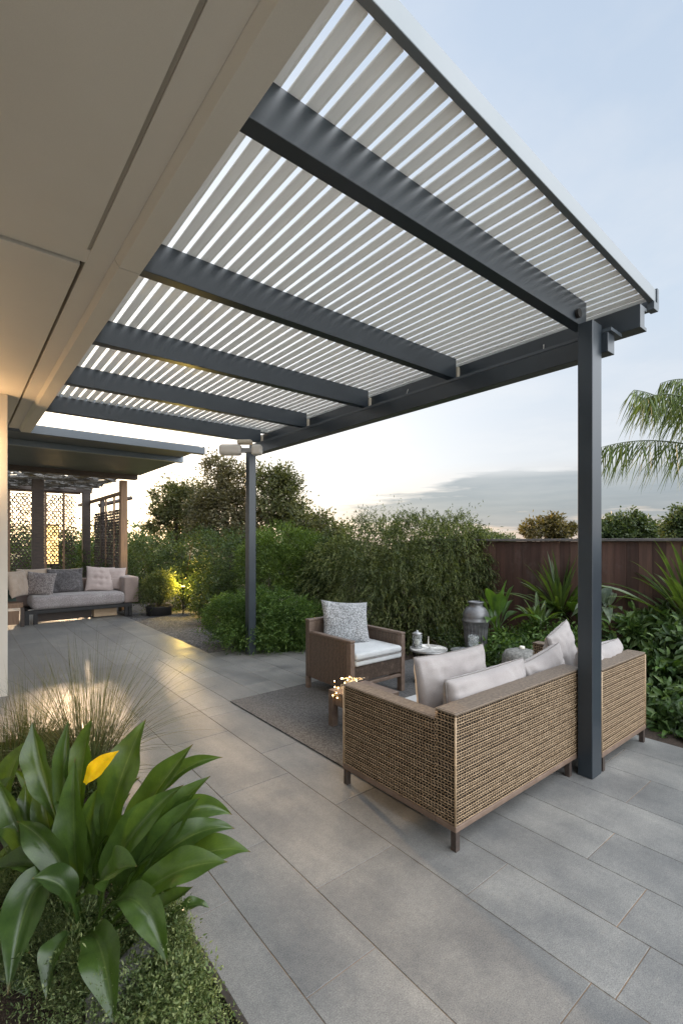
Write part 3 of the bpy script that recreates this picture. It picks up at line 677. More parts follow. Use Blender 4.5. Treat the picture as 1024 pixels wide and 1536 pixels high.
def scale_screen(O, u, wdt, hgt, s, r, nrm):
    mb = MB(); O = Vector(O); u = Vector(u); rows = int(hgt/s*1.25); cc = int(wdt/s)
    for j in range(rows):
        for i in range(cc):
            cx = (i+0.5*(j % 2))*s; cz = j*s*0.8
            if random.random() < 0.05: continue
            pts = []
            for q in range(6):
                a = PI*(0.05+0.9*q/5); xx = min(max(cx+math.cos(a)*s*0.62*random.uniform(.9,1.1), 0), wdt)
                pts.append(O+u*xx+Vector((0,0,min(hgt, cz+math.sin(a)*s*0.75*random.uniform(.85,1.15))))+Vector(nrm)*random.uniform(-.01,.01))
            mb.tube(pts, r*random.uniform(.7,1.3), 4, False)
            if random.random() < 0.4: mb.tube([pts[2], O+u*min(max(cx,0),wdt)+Vector((0,0,cz+.02))], r*.8, 4, False)
    return mb
scale_screen((-0.6,15.7,0.35), (1,0,0), 3.4, 2.65, 0.095, 0.014, (0,1,0)).build('woven_screen', M['darkwood'], pv2)
scale_screen((3.12,12.2,0.45), (0,1,0), 3.0, 1.95, 0.09, 0.010, (1,0,0)).build('woven_screen', M['darkwood'], pv2)
mb = MB()
for x in (-0.2,0.55,1.1,1.95,2.4): mb.box(x, x+.05, 15.66, 15.74, 0, 3.02)
sm_ = MB()
for y in (12.9,13.75): sm_.box(3.09, 3.13, y, y+.04, 0, 2.722)
sm_.box(3.085,3.135,12.9,13.79,0.40,0.45); sm_.build('side_screen_frame', M['wood'], pv2)
mb.box(-0.6,2.85,15.66,15.72,0.28,0.34)
mb.box(-0.6,2.85,15.655,15.745,2.98,3.025); mb.build('screen_frame', M['wood'], pv2)
# hanging lantern glow behind: a lit wall lamp box on the screen
ll = empty('garden_lantern', (2.2, 16.2, 0), 'tall lit paper lantern glowing behind the woven screen', 'lantern')
MB().box(2.02, 2.34, 16.05, 16.37, 0.95, 2.05).build('shade', emit('lantern_glow', (1.0,0.66,0.25), 2.2), ll)
mb = MB(); mb.box(2.0,2.36,16.03,16.39,0.9,0.948); mb.box(2.0,2.36,16.03,16.39,2.052,2.1); mb.box(2.15,2.21,16.2,16.26,0,0.905)
for q in ((2.0,16.03),(2.345,16.03),(2.0,16.375),(2.345,16.375)): mb.box(q[0],q[0]+.015,q[1],q[1]+.015,.945,2.055)
mb.build('frame', M['darkwood'], ll)

# ================================================================== LEFT SOFA
sf = empty('outdoor_sofa', (1.9, 11.2, 0), 'low grey tweed garden sofa with a taupe arm, under the pavilion', 'sofa')
dk = M['darkwood']
mb = MB(); mb.box(1.02,2.95,10.76,10.83,0.20,0.27); mb.box(1.02,2.95,11.55,11.62,0.20,0.27); mb.box(1.02,1.09,10.825,11.555,0.203,0.267); mb.box(2.88,2.95,10.825,11.555,0.203,0.267)
mb.build('frame', M['pot_black'], sf, bevel=0.004)
for (x, y) in ((1.02,10.76),(1.16,10.76),(2.80,10.76),(2.88,10.76),(1.02,11.54),(2.87,11.54)):
    box('leg', M['pot_black'], sf, x, x+.07, y+0.002, y+.072, 0, 0.198, 0.004)
box('under_panel', dk, sf, 1.24, 2.2, 10.95, 10.98, 0.02, 0.198, 0.002)
box('seat_cushion', M['sofa_grey'], sf, 1.12, 2.80, 10.70, 11.5, 0.275, 0.53, 0.085, seg=5)
box('armrest', M['arm_taupe'], sf, 2.80, 3.10, 10.80, 11.62, 0.275, 0.83, 0.035, seg=4)
box('backrest', M['arm_taupe'], sf, 0.6, 2.80, 11.5, 11.66, 0.275, 0.80, 0.04, seg=4)
ct = empty('wooden_crate', (2.3, 11.0, 0), 'pale timber crate stored beneath the grey tweed sofa', 'crate')
mb = MB(); mb.box(2.24,2.68,10.92,10.94,0.02,0.19); mb.box(2.24,2.26,10.94,11.3,0.02,0.19); mb.box(2.66,2.68,10.94,11.3,0.02,0.19); mb.box(2.24,2.68,11.3,11.32,0.02,0.19)
mb.build('side_board', surf('pale_pine', (0.42,0.3,0.19),(0.52,0.39,0.26), 6, 0.6, stretch=(1,6,6)), ct, bevel=0.002)
MB().box(2.262,2.658,10.942,11.298,0.02,0.04).build('bottom_board', M['wood'], ct)
bn = empty('garden_bench', (0.7, 10.9, 0), 'timber bench end with a teal cushion at the left wall', 'bench')
mb = MB(); mb.box(0.50,0.98,10.62,10.715,0.362,0.45); mb.box(0.5,0.98,10.71,11.4,0.36,0.40); mb.build('seat', M['wood'], bn, bevel=0.003)
box('leg', dk, bn, 0.94,1.0,10.62,10.68,0,0.358); box('leg', dk, bn, 0.52,0.58,10.62,10.68,0,0.358)
box('drawer', M['wood'], bn, 0.60, 0.92, 10.66, 10.7, 0.05, 0.3, 0.004)
PG = 'scatter cushions on the grey tweed sofa'
pillow('cushion', 'dark teal cushion on the timber bench at the far left', 0.45, 0.42, 0.16, M['teal'], (0.72,11.0,0.43), 0.5, -0.2, seed=1)
pillow('cushion', 'beige cushion at the left end, turned sideways on the tweed sofa', 0.60, 0.52, 0.2, M['beige_pillow'], (0.98,11.05,0.52), 1.0, -0.2, seed=2, group=PG, wr=0.02)
pillow('cushion', 'plain beige cushion standing behind the mottled one', 0.62, 0.50, 0.16, M['beige_pillow'], (1.25,11.42,0.55), 0.1, -0.15, seed=3, group=PG, wr=0.015)
pillow('cushion', 'mottled brown and white cushion leaning left of the charcoal one', 0.52, 0.47, 0.18, M['mottle_pillow'], (1.28,11.14,0.52), -0.35, -0.25, 0.1, seed=4, group=PG, wr=0.015)
pillow('cushion', 'charcoal shaggy cushion in the middle of the tweed sofa', 0.68, 0.52, 0.2, M['dark_pillow'], (1.80,11.34,0.52), 0.05, -0.22, seed=5, group=PG, wr=0.03)
pillow('cushion', 'blush button tufted cushion right of the charcoal one', 0.56, 0.55, 0.17, M['pink_pillow'], (2.40,11.22,0.52), -0.15, -0.3, 0.08, seed=6, group=PG, tuft=[(0,0),(0,.5),(0,-.5),(.4,0),(-.4,0)])
pillow('cushion', 'white ribbed cushion against the taupe armrest', 0.52, 0.50, 0.16, M['pink_pillow'], (2.66,11.25,0.53), -0.35, -0.15, 0.05, seed=7, group=PG, ribs=36)

# ================================================================== RATTAN LOVESEAT
def rattan_sofa(x0, x1, y0, y1, label, arm, seat_x0=None):
    r = empty('rattan_sofa', ((x0+x1)/2, (y0+y1)/2, 0), label, 'sofa')
    zb, zt, za = 0.135, 0.715, 0.66; bt = 0.135; sx = seat_x0 if seat_x0 is not None else x0
    box('base_rail', M['railwood'], r, x0-0.004, x1+0.004, y0-0.004, y0+bt, zb-0.032, zb, 0.006)
    mb = MB(); mb.box(sx-0.004, sx+0.05, y0+bt+.002, y1, zb-0.032, zb); mb.box(x1-0.05, x1+0.004, y0+bt+.002, y1, zb-0.032, zb); mb.box(sx+.052, x1-.052, y1-.05, y1, zb-.032, zb)
    mb.build('base_rail', M['railwood'], r, bevel=0.004)
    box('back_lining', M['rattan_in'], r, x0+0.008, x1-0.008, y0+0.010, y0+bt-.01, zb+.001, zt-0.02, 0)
    V, Fa = weave((x0,y0+.004,zb+.006), (1,0,0), (0,0,1), x1-x0, zt-zb-0.018, (0,-1,0))
    parts = [(V, Fa), weave((x1-.004,y0,zb+.006), (0,1,0), (0,0,1), bt, zt-zb-.018, (1,0,0)), weave((x0+.004,y0,zb+.006), (0,1,0), (0,0,1), bt, zt-zb-.018, (-1,0,0))]
    parts.append(weave((x0,y0+bt-.004,0.40), (1,0,0), (0,0,1), x1-x0, zt-.42, (0,1,0)))
    V, Fa = joinm(*parts); link('back_weave', npmesh('back_weave', V, Fa), M['rattan'], r)
    box('back_top', M['rattan_top'], r, x0-0.003, x1+0.003, y0-0.001, y0+bt, zt-0.016, zt, 0.008, seg=3)
    MB().tube([(x0+.001,y0+.003,zb),(x0+.001,y0+.003,zt-.02)], 0.007, 8).build('corner_cord', M['rattan'], r, smooth=True)
    MB().tube([(x1-.001,y0+.003,zb),(x1-.001,y0+.003,zt-.02)], 0.007, 8).build('corner_cord', M['rattan'], r, smooth=True)
    at = 0.105
    for side in arm:
        ax0, ax1 = (x0, x0+at) if side < 0 else (x1-at, x1)
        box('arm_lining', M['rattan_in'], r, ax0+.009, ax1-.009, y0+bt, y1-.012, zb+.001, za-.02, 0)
        nx = -1 if side < 0 else 1; fx = ax0+.004 if side < 0 else ax1-.004; ix = ax1-.004 if side < 0 else ax0+.004
        parts = [weave((fx,y0+bt,zb+.006), (0,1,0), (0,0,1), y1-y0-bt, za-zb-.018, (nx,0,0), amp=0.0022),
                 weave((ix,y0+bt,0.38), (0,1,0), (0,0,1), y1-y0-bt, za-.40, (-nx,0,0)),
                 weave((ax0,y1-.004,zb+.006), (1,0,0), (0,0,1), at, za-zb-.018, (0,1,0))]
        V, Fa = joinm(*parts); link('arm_weave', npmesh('arm_weave', V, Fa), M['rattan'], r)
        box('arm_top', M['rattan_top'], r, ax0-.003, ax1+.003, y0+bt+.002, y1+.002, za-.016, za, 0.008, seg=3)
        MB().tube([(fx,y1-.003,zb),(fx,y1-.003,za-.02)], 0.007, 8).build('corner_cord', M['rattan'], r, smooth=True)
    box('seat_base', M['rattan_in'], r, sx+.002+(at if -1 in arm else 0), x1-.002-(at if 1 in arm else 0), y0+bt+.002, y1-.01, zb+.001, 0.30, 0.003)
    return r, at, bt
r1, at, bt = rattan_sofa(1.985, 3.40, 1.512, 2.42, 'two seat rattan sofa seen from behind, left of the front steel post', (-1,))
box('seat_cushion', M['linen_seat'], r1, 1.985+at+.005, 3.395, 1.512+bt+.005, 2.43, 0.302, 0.45, 0.035, seg=4)
for (x, y) in ((1.988,1.513),(1.988,2.385),(3.22,1.513),(3.355,2.385)):
    box('leg', M['railwood'] if False else M['darkwood'], r1, x, x+.034, y, y+.034, 0, 0.102, 0.002)
r2, _, _ = rattan_sofa(3.458, 4.27, 1.402, 2.30, 'single rattan sofa module behind and right of the front steel post', (1,), seat_x0=3.458)
box('seat_cushion', M['linen_seat'], r2, 3.48, 4.27-at-.005, 1.40+bt+.005, 2.31, 0.302, 0.45, 0.035, seg=4)
for (x, y) in ((3.48,1.403),(3.48,2.265),(4.23,1.403),(4.23,2.265)):
    box('leg', M['darkwood'], r2, x, x+.034, y, y+.034, 0, 0.102, 0.002)
BG = 'pale linen back cushions of the rattan sofas'
pk = dict(pipe=M['piping'], ex=0.33, group=BG)
pillow('back_cushion', 'tall pale linen cushion nearest the left rattan arm, its warm side edge showing', 0.62, 0.46, 0.17, M['linen'], (2.50,1.90,0.43), -0.12, -0.10, -0.02, seed=11, wr=0.02, pinch=0.05, **pk)
pillow('back_cushion', 'long low pale linen cushion resting over the back of the rattan sofa', 0.84, 0.385, 0.19, M['linen'], (2.60,1.745,0.415), 0.0, 0.02, 0.0, seed=12, wr=0.024, pinch=0.05, **pk)
pillow('back_cushion', 'pale linen cushion just left of the front steel post', 0.56, 0.385, 0.19, M['linen'], (3.33,1.77,0.41), 0.03, 0.05, -0.13, seed=13, wr=0.024, pinch=0.06, **pk)
pillow('back_cushion', 'upright pointed linen cushion half hidden by the front steel post', 0.44, 0.48, 0.16, M['linen'], (3.86,1.83,0.43), 0.1, -0.1, -0.2, seed=14, wr=0.02, pinch=0.05, **pk)
pillow('back_cushion', 'flat pale linen cushion right of the front steel post', 0.66, 0.385, 0.22, M['linen'], (3.93,1.62,0.41), 0.0, 0.05, 0.0, seed=15, wr=0.02, pinch=0.05, **pk)

# ================================================================== ARMCHAIR
ac = empty('armchair', (3.33, 3.87, 0), 'brown wicker armchair with pale seat, facing the rattan sofa', 'armchair')
X0, X1, Y0, Y1 = 2.955, 3.715, 3.49, 4.25; t = 0.055; cw = M['chairwood']; ww = M['wicker_brown']
for x in (X0, X1-t):
    box('front_post', cw, ac, x, x+t, Y0, Y0+t+.012, 0.0, 0.605, 0.005)
    box('arm_top', cw, ac, x-0.003, x+t+.003, Y0-.003, Y1-.07, 0.607, 0.633, 0.006)
    box('side_panel', ww, ac, x+.006, x+t-.006, Y0+t+.014, Y1-.072, 0.135, 0.605, 0.003)
for x in (X0, X1-.045): box('rear_leg', cw, ac, x, x+.045, Y1-.045, Y1, 0, 0.133, 0.004)
box('back_panel', ww, ac, X0, X1, Y1-.068, Y1, 0.135, 0.735, 0.006)
box('back_top', cw, ac, X0-.003, X1+.003, Y1-.072, Y1+.004, 0.737, 0.757, 0.005)
box('front_apron', ww, ac, X0+t+.002, X1-t-.002, Y0+.012, Y0+.04, 0.215, 0.37, 0.003)
box('stretcher', cw, ac, X0+t+.001, X1-t-.001, Y0+.004, Y0+.048, 0.165, 0.198, 0.005)
box('seat_base', M['darkwood'], ac, X0+t+.002, X1-t-.002, Y0+.042, Y1-.07, 0.25, 0.37, 0.002)
box('seat_cushion', M['linen_seat'], ac, X0+t+.004, X1-t-.004, Y0-.012, Y1-.09, 0.373, 0.43, 0.02, seg=4)
box('seat_cushion', M['linen_seat'], ac, X0+t+.004, X1-t-.004, Y0-.015, Y1-.09, 0.4325, 0.50, 0.026, seg=4)
MB().tube([(X0+t+.01,Y0-.013,0.431),(X1-t-.01,Y0-.013,0.431)], 0.0045, 6).build('piping', M['piping'], ac, smooth=True)
pillow('cushion', 'square speckled grey cushion leaning in the wicker armchair', 0.54, 0.47, 0.17, M['speckle'], (3.27,3.92,0.50), -0.30, -0.42, 0.10, seed=21, wr=0.012, ex=0.36, pinch=0.09, pipe=M['speckle'])

# ================================================================== SMALL TABLES
wt = empty('side_table', (2.7, 3.05, 0), 'low brown timber side table holding the string lights', 'table')
box('tabletop', M['chairwood'], wt, 2.50, 2.93, 2.82, 3.25, 0.285, 0.32, 0.005)
for (x, y) in ((2.50,2.82),(2.87,2.82),(2.50,3.19),(2.87,3.19)): box('leg', M['chairwood'], wt, x, x+.06, y, y+.06, 0, 0.284, 0.004)
box('apron', M['chairwood'], wt, 2.515, 2.915, 3.20, 3.235, 0.20, 0.284, 0.002); box('apron', M['chairwood'], wt, 2.515, 2.54, 2.882, 3.188, 0.20, 0.284, 0.002)
sl = empty('string_lights', (2.6, 3.05, 0.322), 'tangle of warm lit fairy lights on the low timber table', 'string lights')
rs = random.Random(5); pts = []
c0 = Vector((2.585,3.03,0.33))
for i in range(60):
    a = i*0.7; rr = 0.09+0.05*math.sin(i*1.7)
    pts.append(c0+Vector((math.cos(a)*rr*0.9, math.sin(a*1.1)*rr, abs(math.sin(i*0.37))*0.13)))
MB().tube(pts, 0.0018, 5).build('wire', M['bracket'], sl, smooth=True)
lpos = [(524,1015,4.12),(511,1017,4.05),(501,1021,4.1),(518,1024,4.15),(533,1019,4.15),(534,1023,4.2),(502,1031,4.05),(499,1043,4.03),(505,1040,4.0),(506,1046,4.0),(503,1036,4.1),(531,1027,4.2),(521,1021,4.2),(508,1031,4.12),(514,1018,4.25),(526,1029,4.2)]
for px, py, d in lpos:
    p = W(px+rs.uniform(-1,1), py+rs.uniform(-1,1), d); mb = MB()
    mb.lathe([(0.0003,-.006),(0.003,-.004),(0.004,0),(0.003,.004),(0.0003,.006)], p, 10); mb.build('bulb', M['fil'], sl, smooth=True)
mt = empty('mesh_table', (4.13, 3.52, 0), 'round pierced metal drum table beside the wicker armchair', 'table')
c = (4.13,3.52,0)
def ringtable(c, r, z):
    mb = MB()
    for q in np.linspace(0.02, r, 9): mb.tube([(c[0]+q*math.cos(a), c[1]+q*math.sin(a), z) for a in np.linspace(0, 2*PI, 33)], 0.0045, 5, False)
    for a in np.linspace(0, 2*PI, 49)[:-1]: mb.tube([(c[0]+.03*math.cos(a), c[1]+.03*math.sin(a), z), (c[0]+r*math.cos(a), c[1]+r*math.sin(a), z)], 0.003, 4, False)
    return mb
ringtable(c, 0.205, 0.392).build('top_mesh', M['brass'], mt)
MB().lathe([(0.19,0.37),(0.208,0.372),(0.21,0.386),(0.19,0.389)], (4.13,3.52,0), 40).build('rim', M['dull_metal'], mt, smooth=True)
mb = MB()
for k in range(30):
    a = 2*PI*k/30
    for s in (1,-1):
        q = [(c[0]+rr*math.cos(a+s*b), c[1]+rr*math.sin(a+s*b), z) for rr, b, z in ((.19,0,.37),(.145,.25,.24),(.13,.5,.13),(.16,.75,.01))]
        mb.tube(q, 0.0035, 4, False)
mb.tube([(c[0]+.16*math.cos(a), c[1]+.16*math.sin(a), .012) for a in np.linspace(0,2*PI,33)], 0.006, 5, False)
mb.build('wire_base', M['black'], mt)
def jar(name, label, cat, c, r, h, mat, lid=None):
    t = empty(name, c, label, cat)
    MB().lathe([(r*.9,0),(r,.01),(r,h*.92),(r*.92,h),(r*.86,h),(r*.9,h*.9),(r*.9,.015)], c, 28).build('glass_body', mat, t, smooth=True)
    return t
j = jar('lantern', 'clear glass lantern with a metal lid on the pierced table', 'lantern', (4.05,3.62,0.40), 0.055, 0.15, M['glass'])
mb = MB(); mb.lathe([(0.058,0.151),(0.06,0.158),(0.03,0.172),(0.012,0.178),(0.012,0.19),(0.004,0.195)], (4.05,3.62,0.40), 24); mb.lathe([(0.06,-.004),(0.062,0.004),(0.058,0.008)], (4.05,3.62,0.40), 24); mb.build('lid', M['dull_metal'], j, smooth=True)
MB().lathe([(0.028,0.01),(0.028,0.08),(0.02,0.082)], (4.05,3.62,0.40), 20).build('candle', M['candle'], j, smooth=True)
tag(MB().lathe([(0.012,0),(0.007,0.01),(0.006,0.095),(0.009,0.1)], (4.22,3.60,0.40), 14).build('candlestick', M['candle'], org=(4.22,3.60,0.4), smooth=True), 'thin white taper candle standing on the pierced table', 'candle')
t2 = empty('tray_table', (4.66, 3.47, 0), 'low dark side table with a shallow tray top near the urn', 'table')
cc = W(694,976,5.7); cc = (cc.x, cc.y, 0)
MB().lathe([(0.03,.265),(0.14,.275),(0.15,.295),(0.143,.295),(0.135,.282)], cc, 36).build('tray', M['dull_metal'], t2, smooth=True)
MB().lathe([(0.11,0),(0.11,.012),(0.02,.03),(0.015,.15),(0.03,.264)], cc, 28).build('pedestal', M['black'], t2, smooth=True)
gp = W(711,976,5.68)
jar('glass_tumbler', 'tall clear glass hurricane cylinder on the tray table', 'glass', (gp.x-.02, gp.y, 0.284), 0.06, 0.19, M['glass'])
# urn
u = empty('urn', (5.02,3.52,0), 'tall grey ribbed ceramic urn standing in front of the hedge', 'urn')
uc = (5.02,3.52,0)
MB().lathe([(0.095,0),(0.105,.01),(0.125,.25),(0.142,.52),(0.158,.60),(0.168,.605),(0.168,.625),(0.155,.635),(0.158,.66),(0.15,.72),(0.115,.775),(0.085,.79),(0.082,.83),(0.098,.838),(0.098,.85),(0.07,.85),(0.065,.80)], uc, 44).build('vessel', M['urn'], u, smooth=True)
mb = MB()
for k in range(22):
    a = 2*PI*k/22; mb.tube([(uc[0]+r*math.cos(a), uc[1]+r*math.sin(a), z) for r, z in ((.104,.02),(.125,.25),(.142,.52),(.155,.59))], 0.006, 5, False)
mb.build('ribs', M['urn'], u, smooth=True)
pc = W(781,990,5.25)
pf = empty('pouf', (pc.x,pc.y,0), 'speckled stone-look drum stool among the low shrubs', 'stool')
MB().lathe([(0.17,0),(0.2,.03),(0.21,.2),(0.2,.33),(0.17,.38),(0.1,.40),(0.02,.405)], (pc.x,pc.y,0), 36).build('drum', M['pouf'], pf, smooth=True)
tag(MB().lathe([(0.028,0),(0.03,.004),(0.03,.025),(0.022,.03)], (pc.x+.02,pc.y,0.406), 20).build('tealight', M['candle'], org=(pc.x,pc.y,.406), smooth=True), 'small white tealight on top of the drum stool', 'candle')
# ================================================================== FENCE
fn = empty('fence', (6.25, 2, 0), 'dark brown timber board fence with a flat grey cap', 'fence')
mb = MB(); y = -1.4
while y < 5.6:
    w = 0.135+random.uniform(-.006,.006); dx = random.uniform(-.003,.003); mb.box(6.20+dx, 6.222+dx, y, y+w-.003, 0.0, 1.60+0*random.random()); y += w
mb.build('board_panel', M['fence'], fn, bevel=0)
box('cap_rail', surf('grey_cap', (0.1,0.09,0.09),(0.17,0.155,0.15), 9, 0.6, stretch=(6,1,6)), fn, 6.155, 6.265, -1.4, 5.6, 1.602, 1.635, 0.004)
for yy in (-1.2, 1.2, 3.6): box('post', M['darkwood'], fn, 6.225, 6.315, yy, yy+.09, 0, 1.60, 0.003)

# ================================================================== SHRUBS AND TREES
def B(px, py, d, rx, ry, rz):
    p = W(px, py, d); return (p.x, p.y, p.z, rx, ry, rz)
# weeping hedge
hb = [B(520,880,7.9,.75,.75,.85), B(570,860,7.8,.75,.75,.95), B(625,860,7.7,.7,.7,.98), B(680,862,7.6,.6,.6,.95), B(708,875,7.5,.4,.45,.82), B(600,905,7.3,.65,.5,.75), B(660,905,7.2,.6,.45,.75), B(540,910,7.6,.6,.5,.7)]
Bn = np.array(hb); n = 3400; idx = rng.choice(len(Bn), n); dd = unit(rng.normal(size=(n,3))+np.array([-.35,-.45,.35])); st_ = Bn[idx,:3]+dd*Bn[idx,3:6]*(.75+.25*rng.random((n,1)))
ex = strands(st_, dd*0.9+np.array([0,0,.55])+rng.normal(size=(n,3))*.3, 16, 0.34, 0.85, 0.06, 0.0095, 'dia', 0.35)
shrub('weeping_hedge', 'wide grey green weeping hedge behind the armchair and drum table', 'hedge', (5.5,5.1,-.03), hb, 420, 42000, .17, .055, .011, M['lf_hedge'], extra=ex, droop=.5, twigs=70, r0=.02)
# light rounded shrub by the far post
mb_ = [B(425,835,8.6,.62,.62,.55), B(455,850,8.4,.5,.5,.55), B(398,850,8.7,.45,.45,.5), B(430,880,8.4,.75,.65,.6)]
n = 900; idx = rng.choice(len(mb_), n); Bn = np.array(mb_); dd = unit(rng.normal(size=(n,3))+np.array([-.3,-.4,.5])); st_ = Bn[idx,:3]+dd*Bn[idx,3:6]*.85
ex = strands(st_, dd+np.array([0,0,.8]), 12, 0.25, 0.35, 0.05, 0.012)
shrub('rounded_shrub', 'rounded light green shrub just right of the far pergola post', 'shrub', (4.35,7.2,-.03), mb_, 300, 30000, .13, .05, .014, M['lf_mid'], extra=ex, updir=.2, twigs=40)
mb_ = [B(492,875,8.0,.32,.4,.75), B(475,905,7.8,.35,.35,.5)]
shrub('dark_shrub', 'dark leafy shrub between the rounded shrub and the weeping hedge', 'shrub', (4.9,6.3,-.03), mb_, 110, 11000, .12, .045, .018, M['lf_dark'], twigs=25)
# bright ferny bush
fb = [B(345,930,7.35,.34,.34,.36), B(385,925,7.3,.42,.38,.42), B(425,930,7.2,.42,.38,.40), B(455,938,7.1,.3,.3,.36), B(365,955,7.0,.3,.28,.2), B(420,955,7.0,.4,.25,.2)]
n = 1500; idx = rng.choice(len(fb), n); Bn = np.array(fb); dd = unit(rng.normal(size=(n,3))+np.array([-.3,-.5,.6])); st_ = Bn[idx,:3]+dd*Bn[idx,3:6]*.8
ex = strands(st_, dd+np.array([0,0,.8])+rng.normal(size=(n,3))*.25, 14, 0.22, 0.45, 0.04, 0.013, 'dia', .7)
shrub('fern_bush', 'bright green feathery bush at the foot of the far pergola post', 'bush', (3.6,6.7,-.03), fb, 260, 26000, .10, .04, .013, M['lf_bush'], extra=ex, updir=.2, twigs=50)
# dark hedge along the gravel, three plants
hg = 'dark hedge shrubs along the gravel'
for lab, bl in (('dark small leaved hedge plant next to the pavilion post', [B(195,850,13.0,.6,.6,.8), B(235,848,12.8,.7,.6,.85), B(215,885,12.4,.6,.5,.5), B(160,855,14,.8,.6,.8)]),
                ('dark hedge plant above the glowing garden light', [B(275,848,12.2,.7,.6,.80), B(308,846,11.6,.65,.6,.80), B(285,880,11.3,.6,.5,.6)]),
                ('dark spreading hedge plant left of the far pergola post', [B(340,850,10.3,.65,.6,.74), B(372,858,9.6,.55,.5,.78), B(345,895,9.3,.7,.45,.5), B(315,880,10.3,.5,.4,.55)])):
    b0 = bl[0]; shrub('hedge_shrub', lab, 'hedge', (b0[0],b0[1],-.03), bl, 240, 17000, .16, .055, .026, M['lf_dark'], group=hg, twigs=40)
tl = [B(px, 826-6*math.sin(px*.05), 30+4*math.sin(px*.09), 2.0, 1.6, 1.55) for px in range(20, 760, 42)]
V, Fa, C = crown(tl, 500, 26000, .5, .24, .13, .2, .7); tg = leafobj('treeline', V, Fa, M['lf_far']); tag(tg, 'low far off tree line along the horizon behind the garden', 'trees', kind='stuff')
# olive toned trees behind
tree('tree', 'small rounded olive tree furthest left behind the hedge', W(262,812,17)*1+Vector((0,0,-1.6)), [B(262,755,17,.75,.75,.6), B(245,785,17,.55,.55,.5), B(285,790,17,.65,.6,.55), B(268,735,17,.4,.4,.35), B(300,750,16.5,.5,.5,.5)], 190, 11000, .22, .11, .055, M['lf_tree'], trunk_r=.09)
tree('tree', 'tallest rusty brown tree behind the far pergola post', W(345,812,15)+Vector((0,0,-1.6)), [B(335,725,15,.75,.7,.75), B(355,770,15,.9,.8,.8), B(315,800,15,.7,.6,.5), B(300,765,15.2,.5,.5,.6), B(395,775,14.8,.5,.5,.6), B(375,740,15,.55,.55,.8), B(330,700,15,.45,.45,.35), B(370,800,14.5,.7,.6,.5)], 300, 19000, .22, .095, .05, M['lf_tree2'], trunk_r=.12)
tree('tree', 'loose olive tree right of the far pergola post', W(430,812,14)+Vector((0,0,-1.6)), [B(418,750,14,.6,.6,.7), B(440,770,14,.5,.5,.55), B(405,720,14.2,.35,.35,.4), B(425,720,14,.35,.35,.35), B(455,790,13.5,.45,.45,.35), B(480,790,13,.35,.35,.28), B(500,798,12.5,.3,.3,.22)], 190, 11000, .21, .10, .05, M['lf_tree'], trunk_r=.08)
# far trees over the fence
tree('palm_like_tree', 'brown feathery tree in the distance left of the front post', W(812,812,36)+Vector((0,0,-1.6)), [B(800,795,36,.9,.8,.55), B(830,790,36,.8,.8,.7), B(850,798,36,.9,.8,.5), B(822,784,36,.5,.5,.35)], 60, 3800, .4, .3, .12, M['lf_farbrown'], trunk_r=.15)
tree('distant_tree', 'broad grey green tree in the distance right of the front post', W(945,812,30)+Vector((0,0,-1.6)), [B(905,797,30,.9,.8,.8), B(940,788,30,1.1,1,.75), B(925,800,30,1.2,1,.6), B(965,800,30,.9,.9,.5), B(985,802,30,.8,.8,.35)], 220, 16000, .35, .2, .12, M['lf_far'], trunk_r=.2)
tree('distant_tree', 'distant olive tree at the right edge above the fence', W(1030,812,25)+Vector((0,0,-1.6)), [B(1020,790,25,.7,.7,.55), B(1035,780,25,.8,.8,.8), B(1003,800,25,.45,.45,.3)], 130, 9000, .28, .17, .1, M['lf_far'], trunk_r=.15)
tree('distant_tree', 'thin pale tree far off at the left end of the fence', W(742,812,40)+Vector((0,0,-1.6)), [B(735,806,40,1.0,.9,.3), B(755,808,40,.7,.7,.2)], 40, 1500, .3, .2, .1, M['lf_far'], trunk_r=.1)
# shrubs seen through the pavilion
ph = 'shrubs behind the woven screens'
for lab, bl in (('dark shrub behind the left woven screen', [B(30,850,18.5,1.1,.8,1.1), B(75,860,18.5,1.0,.8,1.0)]), ('dark shrub behind the middle of the woven screen', [B(110,850,18.5,.9,.8,1.0)]), ('tall dark shrub seen between the pavilion posts', [B(150,830,19.5,1.0,.8,1.3), B(170,850,18.5,.7,.6,1.0)])):
    b0 = bl[0]; shrub('screen_shrub', lab, 'shrub', (b0[0],b0[1],-.05), bl, 150, 7500, .25, .1, .05, M['lf_dark'], group=ph, twigs=20)
